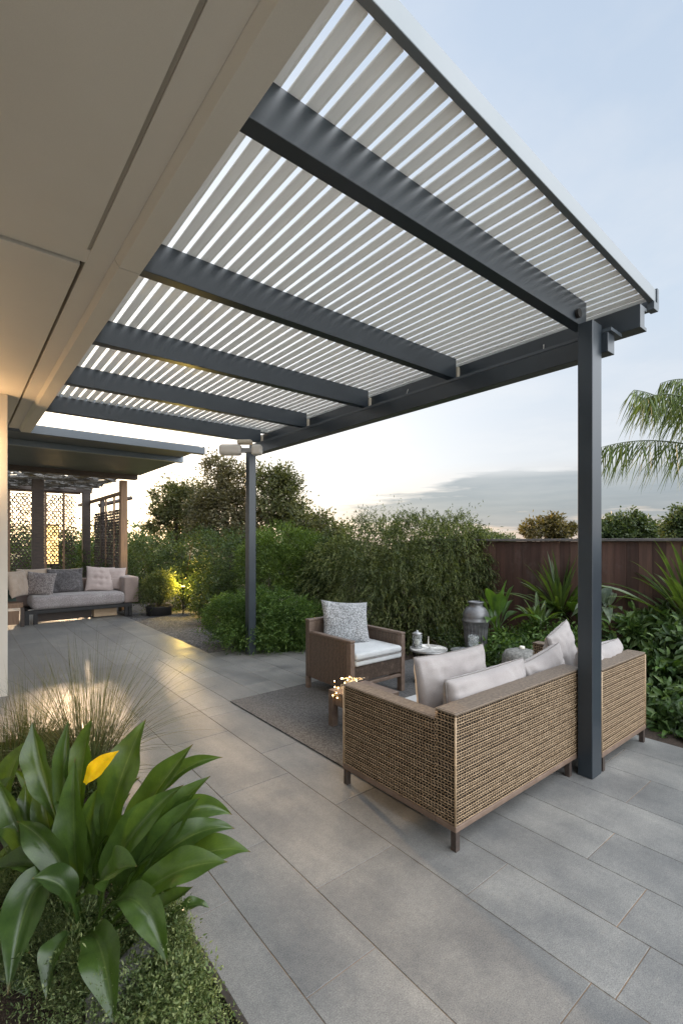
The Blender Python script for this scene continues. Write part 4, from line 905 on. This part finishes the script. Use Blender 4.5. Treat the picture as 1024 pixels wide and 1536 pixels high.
# palm at right
pm = empty('palm_tree', W(1130,812,8.6)+Vector((0,0,-1.6)), 'palm tree reaching into the frame from the right with drooping fronds', 'palm')
hub = W(1130,700,8.6)
MB().tube([W(1130,812,8.6)+Vector((0,0,-1.6)), W(1133,812,8.6)+Vector((0,0,.2)), hub], [.13,.11,.09], 12).build('trunk', M['bark'], pm, smooth=True)
def frond(c0, c1, c2, nl, LL, Wl, hang=1.0):
    mbr = MB(); P = []; D = []; Ls = []
    pts = []
    for i in range(nl):
        s = i/(nl-1); p = c0*(1-s)**2+c1*2*s*(1-s)+c2*s*s; pts.append(p); T = ((c1-c0)*(1-s)+(c2-c1)*s).normalized()
        if s < 0.18: continue
        side = T.cross(Vector((0,0,1))).normalized()
        for sg in (1,-1):
            for rep in range(2):
                P.append(p); v = side*sg*random.uniform(.25,.8)+T*random.uniform(.1,.7)+Vector((0,0,-hang*random.uniform(.5,1.4)+.2)); D.append(v)
                Ls.append(LL*(1-.45*abs(s-.5))*random.uniform(.7,1.1))
    P = np.array([tuple(p) for p in P]); D = unit(np.array([tuple(v) for v in D])); Ls = np.array(Ls)
    # drooping leaflets of four quads
    n = len(P); K = 5; t = np.linspace(0, 1, K); Q = P[:,None,:]+D[:,None,:]*(t[None,:,None]*Ls[:,None,None]); Q[:,:,2] -= .5*(t[None,:]**2)*Ls[:,None]
    X = unit(np.cross(D, rng.normal(size=(n,3)))); w = Wl*np.array([.5,1,.9,.6,.05])
    V = np.stack([Q-X[:,None]*w[None,:,None]/2, Q+X[:,None]*w[None,:,None]/2], axis=2).reshape(-1,3)
    f = np.array([[2*i,2*i+1,2*i+3,2*i+2] for i in range(K-1)]); Fa = (f[None]+(np.arange(n)*2*K)[:,None,None]).reshape(-1,4)
    return pts, V, Fa
fr = [((1130,700),(1000,640),(898,672),60,.62), ((1130,700),(1010,590),(950,585),55,.60), ((1130,700),(1040,560),(962,600),60,.62), ((1130,700),(1080,540),(990,575),60,.65), ((1130,700),(1140,540),(1030,580),60,.65),
      ((1130,700),(1200,560),(1260,640),50,.65), ((1130,700),(1180,620),(1290,720),50,.6), ((1130,700),(1090,640),(1040,720),40,.5), ((1130,700),(1150,500),(1110,560),50,.6)]
for i, (a, b, c_, nl, LL) in enumerate(fr):
    dz = [0,.3,-.3,.5,-.5,.2,-.2,.4,-.6][i]
    pts, V, Fa = frond(hub, W(b[0],b[1],8.6+dz), W(c_[0],c_[1],8.6+dz*1.6), nl, LL*1.1, .021)
    fo = link('frond', npmesh('frond', V, Fa), M['lf_palm'], pm)
    MB().tube(pts, [.022*(1-.8*k/len(pts)) for k in range(len(pts))], 6).build('stalk', M['stem'], fo, smooth=True)

# potted shrub on the gravel
pp = W(239,920,10.4); ps = empty('potted_shrub', (pp.x,pp.y,0), 'small weeping shrub in a wide black pot on the gravel', 'potted plant')
MB().lathe([(.24,-.01),(.26,.0),(.28,.17),(.285,.19),(.26,.19),(.25,.15),(.02,.14)], (pp.x,pp.y,0), 36).build('pot', M['pot_black'], ps, smooth=True)
bl = [(pp.x,pp.y,.62,.30,.30,.26),(pp.x-.1,pp.y,.5,.25,.25,.2)]
V, Fa, C = crown(bl, 70, 5200, .1, .06, .016, .5, .6)
n = 260; dd = unit(rng.normal(size=(n,3))+np.array([0,0,.6])); st_ = np.array([[pp.x,pp.y,.6]])+dd*.2
V, Fa = joinm((V, Fa), strands(st_, dd+np.array([0,0,.6]), 12, .28, .9, .05, .012))
leafobj('foliage', V, Fa, M['lf_hedge'], ps); branches((pp.x,pp.y,.14), C, 14, .012, M['bark'], ps, 'stem')
# lit garden spot in the hedge
gs = empty('garden_spotlight', W(275,888,10.6), 'small garden spotlight glowing yellow under the dark hedge', 'lamp')
gl = W(275,884,10.55); MB().tube([(gl.x,gl.y,-.02),(gl.x,gl.y,gl.z)], .015, 8).build('stake', M['black'], gs)
MB().lathe([(.02,0),(.045,.01),(.05,.06),(.046,.062)], (gl.x,gl.y,gl.z), 20).build('lamp_head', M['black'], gs, smooth=True)
MB().lathe([(.002,.0),(.040,.001),(.040,.004)], (gl.x,gl.y,gl.z+.063), 20).build('lens', M['bulb'], gs)

# ================================================================== BED PLANTS ON THE RIGHT
def rosette(name, label, cat, base, n, L, Wd, mat, up=(0.5,1.3), fold=.35, start=.12, droop=.35, group=None, seed=0, wmax=.45, dirs=None, nseg=12, wav=.08):
    rs = random.Random(seed); base = Vector(base); root = empty(name, base, label, cat, group); lst = []
    for i in range(n):
        a = 2*PI*i/n*1.0+rs.uniform(-.3,.3)+i*.9; el = rs.uniform(*up); l = L*rs.uniform(.65,1.1)
        d = Vector((math.cos(a)*math.cos(el), math.sin(a)*math.cos(el), math.sin(el)))
        b = base+Vector((rs.uniform(-.03,.03), rs.uniform(-.03,.03), 0)); m = b+d*l*.55+Vector((0,0,.06*l)); t_ = b+d*l-Vector((0,0,droop*l*math.cos(el)))
        lst.append(bladeleaf(b, m, t_, Wd*rs.uniform(.7,1.1), fold, start, nseg, wav, wmax=wmax, twist=rs.uniform(-.4,.4)))
    bladeobj('leaves', lst, mat, root); return root
rosette('spear_plant', 'spiky fan shaped plant against the fence left of the front post', 'plant', W(838,925,6.2)*1, 64, .85, .042, M['lf_spear'], (.35,1.45), .4, .05, .08, seed=1)
rosette('broadleaf_plant', 'bright broad leaved plant behind the grey urn', 'plant', W(745,950,6.1), 14, .72, .15, M['lf_broad'], (.5,1.4), .25, .3, .25, seed=3, nseg=14)
rosette('broadleaf_plant', 'silvery long leaved plant just right of the front post', 'plant', W(905,930,5.7), 16, .62, .12, M['lf_silver'], (.15,1.2), .2, .3, .35, seed=8, nseg=14)
rosette('spear_plant', 'tall upright sword leaved plant at the right edge', 'plant', W(1045,960,4.9), 54, 1.15, .06, M['lf_spear'], (.5,1.45), .35, .05, .15, seed=5)
rosette('broadleaf_plant', 'drooping wide leaved plant between the fence and the front post', 'plant', W(872,955,6.0), 14, .8, .15, M['lf_broad'], (.5,1.35), .2, .3, .35, seed=18, nseg=14)
rosette('spear_plant', 'small yellow green spiky plant in front of the fan plant', 'plant', W(808,945,5.9), 20, .5, .055, M['lf_spear'], (.4,1.3), .3, .05, .2, seed=6)
bp = W(784,938,6.25); MB_ = MB().lathe([(.11,-.2),(.12,-.18),(.17,.0),(.18,.1),(.165,.1),(.15,.02),(.01,0)], (bp.x,bp.y,.28), 30)
tag(MB_.build('plant_pot', surf('dark_red_pot', (.05,.03,.028),(.09,.055,.05), 6, .5), org=(bp.x,bp.y,.1), smooth=True), 'dark reddish planter pot beneath the fan shaped plant', 'pot')
def lowshrub(label, bl, nl, L, Wd, mat, group='low leafy shrubs in the right bed', tm='lance', cs=.1, nc=120):
    b0 = bl[0]; return shrub('leafy_shrub', label, 'shrub', (b0[0],b0[1],-.03), bl, nc, nl, cs, L, Wd, mat, group=group, tmpl=tm, twigs=30, r0=.01, spread=.8, droop=.1)
lowshrub('low yellow green shrub between the urn and the stone drum', [B(748,975,5.9,.3,.3,.2), B(728,995,5.7,.22,.22,.15)], 3400, .06, .026, M['lf_bush'], nc=60)
lowshrub('fine leaved shrub behind the linen cushions', [B(785,970,5.9,.3,.3,.2), B(822,968,5.7,.32,.3,.24), B(850,975,5.6,.3,.25,.18)], 4800, .05, .022, M['lf_bush'], nc=80)
lowshrub('small dark plant at the foot of the urn', [B(690,985,6.0,.25,.2,.16), B(668,970,6.6,.3,.25,.25), B(735,1000,5.6,.25,.2,.12)], 3600, .04, .02, M['lf_dark'])
lowshrub('dense glossy shrub right of the single rattan module', [B(960,965,5.2,.36,.3,.26), B(990,955,5.3,.3,.3,.28), B(930,985,5.4,.25,.25,.2)], 3600, .095, .04, M['lf_bed'], nc=70)
lowshrub('glossy shrub beneath the sword leaved plant', [B(1020,985,4.7,.3,.3,.3), B(995,1000,4.7,.25,.25,.2), B(1050,980,4.8,.4,.3,.4)], 3400, .095, .042, M['lf_bed'], nc=70)
lowshrub('leafy shrub at the terrace corner on the far right', [B(1000,1050,4.35,.25,.25,.2), B(1030,1045,4.2,.3,.3,.22), B(1040,1090,4.1,.3,.25,.13), B(988,1075,4.3,.14,.14,.12)], 2800, .085, .036, M['lf_bed'], nc=60)
lowshrub('dark leafy shrub between the fence and the post', [B(900,975,6.0,.35,.3,.25), B(870,985,6.0,.35,.3,.18)], 3200, .07, .03, M['lf_dark'], nc=60)
rosette('hosta', 'broad leaved clump beside the paving at the far right', 'plant', W(1010,1110,4.0), 16, .30, .07, M['lf_broad'], (.1,1.1), .2, .2, .4, seed=9)
rosette('hosta', 'broad leaved clump halfway up the far right shrubs', 'plant', W(1000,1020,4.5)*1, 15, .32, .075, M['lf_broad'], (.1,1.2), .2, .2, .35, seed=10)
# bare twigs by the fence
tw = empty('bare_twigs', W(935,950,6.0), 'bare pale twigs standing against the fence', 'plant'); mb = MB()
for k in range(16):
    a = W(935,950,5.95); b = W(random.uniform(905,960), random.uniform(845,900), 5.95+random.uniform(-.15,.15)); m = a.lerp(b, .6)+Vector((random.uniform(-.08,.08),random.uniform(-.08,.08),.05)); mb.tube([a, m, b], [.006,.004,.0015], 5, False)
    mb.tube([m, m.lerp(b,.6)+Vector((random.uniform(-.12,.12),random.uniform(-.12,.12),.02))], [.003,.001], 4, False)
mb.build('twigs', M['bracket'], tw)

# ================================================================== NEAR BED: BIG LEAF PLANTS
def wp(t): return W(*t)
bigp = empty('broadleaf_plant', W(125,1395,1.95), 'large glossy broad leaved plant in the near bed, with one leaf coloured yellow to look lamplit', 'plant')
bc = (125,1400,1.95)
near = [ # base, mid, tip, width, start
 ((88,1240,2.02),(66,1160,2.06),(49,1081,2.1),.135,.05,.2), ((88,1395,1.95),(95,1300,2.0),(88,1232,2.02),.02,.0,.1),
 ((108,1330,2.0),(100,1190,2.05),(104,1077,2.1),.075,.15,.5), ((118,1300,2.02),(122,1170,2.08),(139,1077,2.1),.11,.15,.35),
 ((140,1330,2.0),(178,1180,2.0),(219,1079,2.05),.20,.2,.18), ((125,1380,1.95),(112,1255,1.93),(113,1137,1.95),.13,.18,.22),
 ((160,1330,2.0),(215,1220,2.0),(290,1116,2.0),.15,.18,.25), ((175,1300,2.05),(245,1180,2.1),(334,1136,2.15),.075,.3,.2),
 ((150,1370,1.95),(235,1245,1.95),(316,1164,2.0),.13,.2,.3), ((140,1390,1.9),(190,1265,1.85),(276,1177,1.85),.15,.2,.3),
 ((155,1390,1.9),(258,1235,1.95),(348,1222,2.0),.105,.25,.25), ((150,1395,1.85),(258,1272,1.85),(352,1243,1.9),.10,.3,.2),
 ((150,1410,1.82),(238,1322,1.75),(342,1293,1.75),.13,.25,.25), ((165,1390,1.85),(280,1292,1.85),(376,1278,1.85),.115,.3,.2), ((160,1400,1.9),(250,1330,1.95),(330,1240,2.0),.09,.2,.3), ((150,1400,1.9),(235,1270,1.88),(300,1196,1.9),.10,.2,.3), ((130,1390,2.0),(80,1260,2.05),(60,1150,2.1),.09,.2,.3), ((130,1390,2.0),(160,1240,2.05),(170,1120,2.15),.10,.2,.3), ((160,1400,1.8),(230,1370,1.8),(290,1330,1.8),.07,.25,.3), ((120,1400,1.75),(90,1420,1.65),(70,1500,1.55),.08,.2,.3),
 ((130,1400,1.85),(88,1290,1.85),(26,1232,1.9),.115,.35,.2), ((122,1400,1.8),(98,1335,1.75),(48,1318,1.7),.10,.35,.25),
 ((115,1400,1.9),(60,1305,1.85),(-30,1325,1.85),.10,.3,.25), ((120,1400,1.85),(60,1330,1.78),(12,1492,1.55),.17,.3,.2),
 ((125,1405,1.8),(150,1420,1.65),(172,1540,1.5),.15,.12,.2), ((140,1395,1.8),(200,1350,1.72),(252,1448,1.66),.115,.3,.25),
 ((235,1392,1.85),(280,1360,1.85),(314,1362,1.86),.045,.15,.25), ((112,1370,1.9),(125,1345,1.8),(148,1343,1.75),.05,.3,.2),
 ((150,1400,1.75),(165,1320,1.7),(206,1300,1.66),.12,.3,.25), ((135,1395,2.05),(160,1270,2.15),(196,1190,2.2),.12,.25,.3),
 ((165,1390,2.0),(225,1255,2.1),(262,1200,2.15),.10,.25,.3), ((110,1400,2.0),(70,1300,2.1),(20,1250,2.15),.12,.3,.25),
 ((140,1395,1.98),(142,1250,2.0),(150,1180,2.02),.10,.2,.3), ((150,1400,1.95),(200,1310,1.9),(255,1262,1.9),.13,.2,.3)]
lst = []
for k in range(22):   # leaves filling the back and the left of the clump
    b = (random.uniform(60,160), random.uniform(1380,1410), random.uniform(1.95,2.2)); t_ = (random.uniform(-20,215), random.uniform(1140,1330), b[2]+random.uniform(.0,.2))
    near.append((b, ((b[0]*.5+t_[0]*.5)+random.uniform(-15,15), b[1]*.45+t_[1]*.55-15, (b[2]+t_[2])/2), t_, random.uniform(.07,.11), random.uniform(.1,.3), .25))
for b, m, t_, w, s_, fo in near:
    nb = wp(b); nm = wp(m); ntp = wp(t_)
    # blades face the viewer side and the sky
    nv = Vector((-.45,-.55,.75)) if t_[1] < 1300 else Vector((-.3,-.35,1))
    lst.append(bladeleaf(nb, nm, ntp, w*(.80 if w > .13 else .92), fo+random.uniform(.15,.5), s_, 30, .26, normal=nv, wmax=random.uniform(.42,.58), twist=random.uniform(-.35,.35)))
bladeobj('leaves', lst, M['lf_big'], bigp)
bladeobj('lamplit_leaf', [bladeleaf(wp((128,1175,1.8)), wp((150,1148,1.8)), wp((179,1126,1.82)), .056, .25, .02, 16, .15, normal=(-.6,-.7,.3))], M['lf_lamplit'], bigp)['label'] = 'leaf coloured bright yellow to look lamplit'
mb = MB()
for k in range(9):
    a = wp((118+k*6,1415,1.9+.02*(k % 3))); mb.tube([a, a+Vector((random.uniform(-.02,.02),random.uniform(-.02,.02),.22))], [.011,.007], 8)
mb.build('stalks', M['stem'], bigp, smooth=True)
lp = empty('broadleaf_plant', W(-20,1330,2.1), 'second broad leaved plant at the left edge of the near bed', 'plant'); lst = []
for b, m, t_, w, s_ in [((-20,1350,2.15),(5,1200,2.2),(42,1110,2.2),.14,.2), ((-30,1330,2.1),(-10,1220,2.1),(20,1165,2.1),.12,.2), ((-30,1340,2.0),(0,1240,2.0),(28,1248,2.0),.09,.2), ((-40,1380,1.9),(10,1390,1.9),(40,1378,1.85),.13,.15), ((-20,1400,1.8),(20,1440,1.75),(45,1500,1.7),.1,.1), ((-30,1330,2.2),(-30,1200,2.2),(-5,1100,2.25),.12,.2), ((-30,1400,2.0),(10,1300,2.05),(60,1290,2.1),.12,.2), ((-40,1450,1.7),(10,1410,1.7),(45,1430,1.65),.1,.2), ((0,1340,2.2),(20,1290,2.25),(50,1200,2.3),.1,.2), ((-20,1340,2.1),(15,1320,2.1),(50,1345,2.05),.11,.2)]:
    lst.append(bladeleaf(wp(b), wp(m), wp(t_), w, .35, s_, 18, .1, normal=(-.4,-.5,.75)))
bladeobj('leaves', lst, M['lf_big'], lp)
# grasses
def grass(label, base, n, L, spread, mat, rad, w=.0028, group='ornamental grass clumps in the near bed'):
    root = empty('ornamental_grass', base, label, 'grass', group); base = np.array(base); K = 9
    a = rng.random(n)*2*PI; r0 = rad*rng.random(n)**.5; P0 = base+np.stack([r0*np.cos(a), r0*np.sin(a), np.zeros(n)], 1)
    el = PI/2-np.abs(rng.normal(size=n))*spread; a2 = a+rng.normal(size=n)*.5; D = np.stack([np.cos(a2)*np.cos(el), np.sin(a2)*np.cos(el), np.sin(el)], 1)
    ln = L*(.45+.65*rng.random(n)); t = np.linspace(0,1,K); cur = .25+.5*rng.random(n)
    Q = P0[:,None]+D[:,None]*(t[None,:,None]*ln[:,None,None]); hz_ = D.copy(); hz_[:,2] = 0
    Q[:,:,:] += hz_[:,None]*(t[None,:,None]**2)*ln[:,None,None]*.35; Q[:,:,2] -= (t[None,:]**2.2)*(ln*cur*np.cos(el)*1.1)[:,None]+ (t[None,:]**3)*(ln*.05)[:,None]
    X = unit(np.cross(D, rng.normal(size=(n,3)))); wv = w*np.array([1,1,1,.95,.85,.7,.55,.4,.12])
    V = np.stack([Q-X[:,None]*wv[None,:,None]/2, Q+X[:,None]*wv[None,:,None]/2], axis=2).reshape(-1,3); V[:,2] = np.maximum(V[:,2], .005)
    f = np.array([[2*i,2*i+1,2*i+3,2*i+2] for i in range(K-1)]); Fa = (f[None]+(np.arange(n)*2*K)[:,None,None]).reshape(-1,4)
    link('blades', npmesh('blades', V, Fa), mat, root)
grass('fine dry grass clump arching over the paving, behind the broad leaved plant', W(135,1160,3.25), 800, 1.0, .5, M['lf_grass'], .12)
grass('dry grass clump next to the cream wall corner', W(45,1140,3.45), 380, .75, .36, M['lf_grass'], .12)
grass('green grass clump low at the left edge', W(10,1180,3.0), 420, .55, .5, M['lf_grassg'], .15, .005)
grass('short green grass tuft under the dry grass', W(110,1190,2.9), 420, .42, .55, M['lf_grassg'], .13, .004)
# ground cover
gcv = []
def cover(n, xr, yr, h, L, Wd, seedn=1):
    c = []; 
    x = rng.uniform(xr[0], xr[1], n); y = rng.uniform(yr[0], yr[1], n)
    g_ = np.array([noise.noise(Vector((a*5, b*5, seedn))) for a, b in zip(x, y)]); keep = g_ > .06; x, y, g_ = x[keep], y[keep], g_[keep]
    st_ = np.stack([x, y, np.full(len(x), -.01)], 1); dd = rng.normal(size=(len(x),3))*.45+np.array([0,0,1.])
    t = h*(.6+1.2*np.clip(g_+.2, 0, 1)); nl = 14; tt = np.linspace(.1,1,nl)
    P = st_[:,None]+unit(dd)[:,None]*(tt[None,:,None]*t[:,None,None]); P = P.reshape(-1,3)+rng.normal(size=(len(x)*nl,3))*.008
    P[:,0] = np.minimum(P[:,0], .700-.03*rng.random(len(P))); D = rng.normal(size=P.shape)+np.array([0,0,.5]); return leaves(P, D, L*(.6+.8*rng.random(len(P))), Wd*(.6+.8*rng.random(len(P))))
V, Fa = joinm(cover(700, (.42,.70), (1.25,1.88), .085, .009, .0045, 1), cover(900, (.05,.48), (1.5,2.25), .14, .010, .0032, 4), cover(500, (.52,.70), (1.88,2.35), .15, .009, .004, 6))
def sprigs(px, py, d, rr, n, ln, L, Wd):
    p = W(px, py, d); a = rng.random(n)*2*PI; q = rr*rng.random(n)**.6
    st_ = np.stack([p.x+q*np.cos(a), p.y+q*np.sin(a), np.full(n, .0)], 1); dd = np.stack([np.cos(a)*.55, np.sin(a)*.55, np.full(n, 1.)], 1)+rng.normal(size=(n,3))*.25
    V, Fa = strands(st_, dd, 22, ln, .25, L, Wd, 'dia', .9); q = V.reshape(-1,4,3); q = q[q[:,:,0].max(axis=1) < .718+.035*(rng.random(len(q)) < .1)]
    return q.reshape(-1,3), DIA_F[None].repeat(len(q), 0).reshape(-1,3)+np.repeat(np.arange(len(q))*4, 2)[:,None]
def mound(px, py, d, rr, hh, n, L, Wd, up=.6):
    p = W(px, py, d); bl = [(p.x, p.y, hh*.35, rr, rr, hh*.65), (p.x+rr*.5, p.y-rr*.3, hh*.25, rr*.7, rr*.7, hh*.45)]
    V, Fa, C = crown(bl, int(n/55), n, rr*.28, L, Wd, .1, .7, updir=up, surface=.6); q = V.reshape(-1,4,3); q = q[q[:,:,0].max(axis=1) < .716+.03*(rng.random(len(q)) < .08)]; return q.reshape(-1,3), DIA_F[None].repeat(len(q), 0).reshape(-1,3)+np.repeat(np.arange(len(q))*4, 2)[:,None]
V, Fa = joinm((V, Fa), mound(245,1400,1.86,.13,.20,7000,.013,.005), mound(205,1385,1.95,.13,.24,6000,.013,.004), mound(262,1480,1.66,.10,.10,1800,.014,.007), mound(225,1520,1.6,.10,.10,1500,.014,.007), sprigs(258,1478,1.66,.09,80,.17,.017,.008), sprigs(300,1525,1.57,.06,45,.12,.015,.007), sprigs(215,1525,1.6,.08,60,.15,.017,.008), sprigs(235,1400,1.86,.10,80,.24,.015,.007), sprigs(300,1455,1.72,.05,30,.11,.015,.007), sprigs(90,1470,1.75,.13,90,.26,.018,.005), sprigs(150,1500,1.66,.08,50,.16,.016,.007), mound(75,1440,1.85,.14,.26,6500,.016,.0035,1.0), mound(110,1500,1.68,.10,.2,4500,.016,.0035,1.0), mound(30,1400,2.0,.14,.3,5000,.018,.004,1.0))
g1 = leafobj('ground_cover', V, Fa, M['lf_cover']); tag(g1, 'small leaved thyme-like ground cover spreading at the steel edging', 'ground cover', kind='stuff')
V, Fa = joinm(cover(2600, (-.6,.7), (2.3,4.5), .16, .03, .01, 9))
g2 = leafobj('ground_cover', V, Fa, M['lf_dark']); tag(g2, 'dark low ground cover beneath the grasses in the near bed', 'ground cover', kind='stuff')
tb = empty('timber_block', W(190,1455,1.72), 'weathered grey timber block half buried under the broad leaves', 'timber')
a = W(195,1452,1.72); q = Matrix.Translation(a) @ Matrix.Rotation(.55, 4, 'Z') @ Matrix.Rotation(-.05, 4, 'Y')
MB().box(-.16,.13,-.04,.04,-.06,.03, q).build('plank', M['greywood'], tb, bevel=.006)
MB().box(-.16,.13,-.03,.05,-.10,-.063, q).build('plank', M['greywood'], tb, bevel=.004)
# ================================================================== LIGHT
def pt(name, loc, col, e, r=.03):
    l = bpy.data.lights.new(name, 'POINT'); l.energy = e; l.color = col; l.shadow_soft_size = r; o = bpy.data.objects.new(name, l); COL.objects.link(o); o.location = loc; return o
pt('wall_lamp_down_light', (0.12,5.80,2.28), (1,.66,.34), 6, .04)
pt('wall_lamp_light', (0.12,5.86,2.62), (1,.62,.30), 7, .04)
pt('garden_spot_light', gl+Vector((.02,.03,.16)), (1,.68,.16), 60, .03)
pt('string_light_glow', (2.56,3.03,.47), (1,.62,.22), 2.2, .05)
SUN_AZ = 0.19          # clockwise from +Y
SUN_EL = math.radians(9.5)
sun = bpy.data.lights.new('sun', 'SUN'); sun.energy = 5.0; sun.angle = math.radians(2.5); sun.color = (1,.70,.42)
so = bpy.data.objects.new('sun', sun); COL.objects.link(so)
sdir = Vector((math.sin(SUN_AZ)*math.cos(SUN_EL), math.cos(SUN_AZ)*math.cos(SUN_EL), math.sin(SUN_EL)))
so.rotation_euler = sdir.to_track_quat('Z', 'Y').to_euler()
wd = bpy.data.worlds.new('World'); S.world = wd; wd.use_nodes = True; nt = wd.node_tree; nt.nodes.clear()
out = nt.nodes.new('ShaderNodeOutputWorld'); bg = nt.nodes.new('ShaderNodeBackground'); nt.links.new(bg.outputs[0], out.inputs[0]); bg.inputs[1].default_value = 0.12
sky = nt.nodes.new('ShaderNodeTexSky'); sky.sky_type = 'NISHITA'; sky.sun_disc = False; sky.sun_elevation = SUN_EL; sky.sun_rotation = SUN_AZ; sky.air_density = 1; sky.dust_density = 1.5; sky.ozone_density = 1.5
tc = nt.nodes.new('ShaderNodeTexCoord'); nrm = nt.nodes.new('ShaderNodeVectorMath'); nrm.operation = 'NORMALIZE'; nt.links.new(tc.outputs['Generated'], nrm.inputs[0]); dirv = nrm.outputs[0]
sx = nt.nodes.new('ShaderNodeSeparateXYZ'); nt.links.new(dirv, sx.inputs[0])
K = 1/0.12
def sc(c): return tuple(x*K for x in c)
# thin high cloud veil, warm at the horizon and blue above
veil = ramp(nt, sx.outputs[2], [(0.0, (.62,.49,.40)), (.06, (.68,.59,.52)), (.16, (.67,.70,.75)), (.4, (.58,.67,.78)), (1.0, (.44,.55,.72))])
sun_v = nt.nodes.new('ShaderNodeVectorMath'); sun_v.operation = 'DOT_PRODUCT'; nt.links.new(dirv, sun_v.inputs[0]); sun_v.inputs[1].default_value = sdir
def math_(op, a, b=None):
    m = nt.nodes.new('ShaderNodeMath'); m.operation = op
    for i, v in enumerate((a, b)):
        if v is None: continue
        if isinstance(v, (int, float)): m.inputs[i].default_value = v
        else: nt.links.new(v, m.inputs[i])
    return m.outputs[0]
dp = math_('MAXIMUM', sun_v.outputs['Value'], 0.0)
wide = math_('MULTIPLY', math_('POWER', dp, 6.0), .75); tight = math_('MULTIPLY', math_('POWER', dp, 60.0), 1.1)
c = veil
gl1 = mixc(nt, (0,0,0), (1.0,.90,.76), wide); gl2 = mixc(nt, (0,0,0), (1.0,.80,.48), tight)
c = mixc(nt, c, gl1, 1.0, 'ADD'); c = mixc(nt, c, gl2, 1.0, 'ADD')
# cloud layer: flat plane projection so that banks thin out toward the horizon
zz = math_('ADD', math_('MAXIMUM', sx.outputs[2], 0.0), .03)
cx = math_('DIVIDE', sx.outputs[0], zz); cy = math_('DIVIDE', sx.outputs[1], zz); cmb = nt.nodes.new('ShaderNodeCombineXYZ'); nt.links.new(cx, cmb.inputs[0]); nt.links.new(cy, cmb.inputs[1])
hi = noise_tex(nt, cmb.outputs[0], .9, 6, .6); hi_f = ramp(nt, hi, [(.42,(0,0,0)),(.72,(.55,.57,.6))])
c = mixc(nt, c, (.82,.83,.85), hi_f)
mp = nt.nodes.new('ShaderNodeMapping'); mp.inputs['Rotation'].default_value = (0,0,0.68); mp.inputs['Scale'].default_value = (1.6,1.6,14); nt.links.new(dirv, mp.inputs[0])
# long grey bank low in the sky
nb = noise_tex(nt, mp.outputs[0], 1.7, 7, .58)
az = nt.nodes.new('ShaderNodeVectorMath'); az.operation = 'DOT_PRODUCT'; nt.links.new(dirv, az.inputs[0]); az.inputs[1].default_value = (0.7755*.94+.6314*.34, -0.6314*.94+.7755*.34, 0)
azf = ramp(nt, az.outputs['Value'], [(.26,(0,0,0)),(.52,(1,1,1))])
band = ramp(nt, sx.outputs[2], [(.012,(0,0,0)),(.04,(.75,)*3),(.085,(1,1,1)),(.15,(0,0,0))])
def val(x): 
    r = nt.nodes.new('ShaderNodeRGBToBW'); nt.links.new(x, r.inputs[0]); return r.outputs[0]
msk = math_('MULTIPLY', val(band), val(azf)); thr = math_('ADD', nb, math_('MULTIPLY', msk, .30))
bank = ramp(nt, thr, [(.57,(0,0,0)),(.66,(.92,.92,.92))])
bank = mixc(nt, (0,0,0), bank, math_('MINIMUM', math_('MULTIPLY', msk, 2.5), 1.0))
bankc = ramp(nt, nb, [(.35,(.25,.30,.36)),(.65,(.40,.43,.465))])
c = mixc(nt, c, bankc, bank)
# added bright sky patch above and behind the viewer, unseen, to lift the ground
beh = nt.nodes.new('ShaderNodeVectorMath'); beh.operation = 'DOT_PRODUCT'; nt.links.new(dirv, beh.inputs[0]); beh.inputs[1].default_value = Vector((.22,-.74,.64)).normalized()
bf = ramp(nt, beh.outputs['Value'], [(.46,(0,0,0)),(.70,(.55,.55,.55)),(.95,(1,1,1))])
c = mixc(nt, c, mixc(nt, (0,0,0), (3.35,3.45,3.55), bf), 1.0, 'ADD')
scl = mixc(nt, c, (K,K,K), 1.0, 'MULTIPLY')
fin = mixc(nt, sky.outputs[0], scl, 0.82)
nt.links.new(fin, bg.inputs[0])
# ================================================================== CAMERA
cam = bpy.data.cameras.new('camera'); co = bpy.data.objects.new('camera', cam); COL.objects.link(co); S.camera = co
cam.sensor_fit = 'VERTICAL'; cam.sensor_height = 36; cam.sensor_width = 24; cam.lens = FL/1536*36; cam.shift_y = (812-768)/1536; cam.clip_start = .05; cam.clip_end = 1000
co.location = (0,0,EYE); co.rotation_euler = (PI/2, 0, -math.atan2(F2[0], F2[1]))
S.render.resolution_x = 682; S.render.resolution_y = 1024
S.view_settings.view_transform = 'Standard'; S.view_settings.look = 'None'; S.view_settings.exposure = 0.32; S.view_settings.gamma = 1
S.render.engine = 'CYCLES'
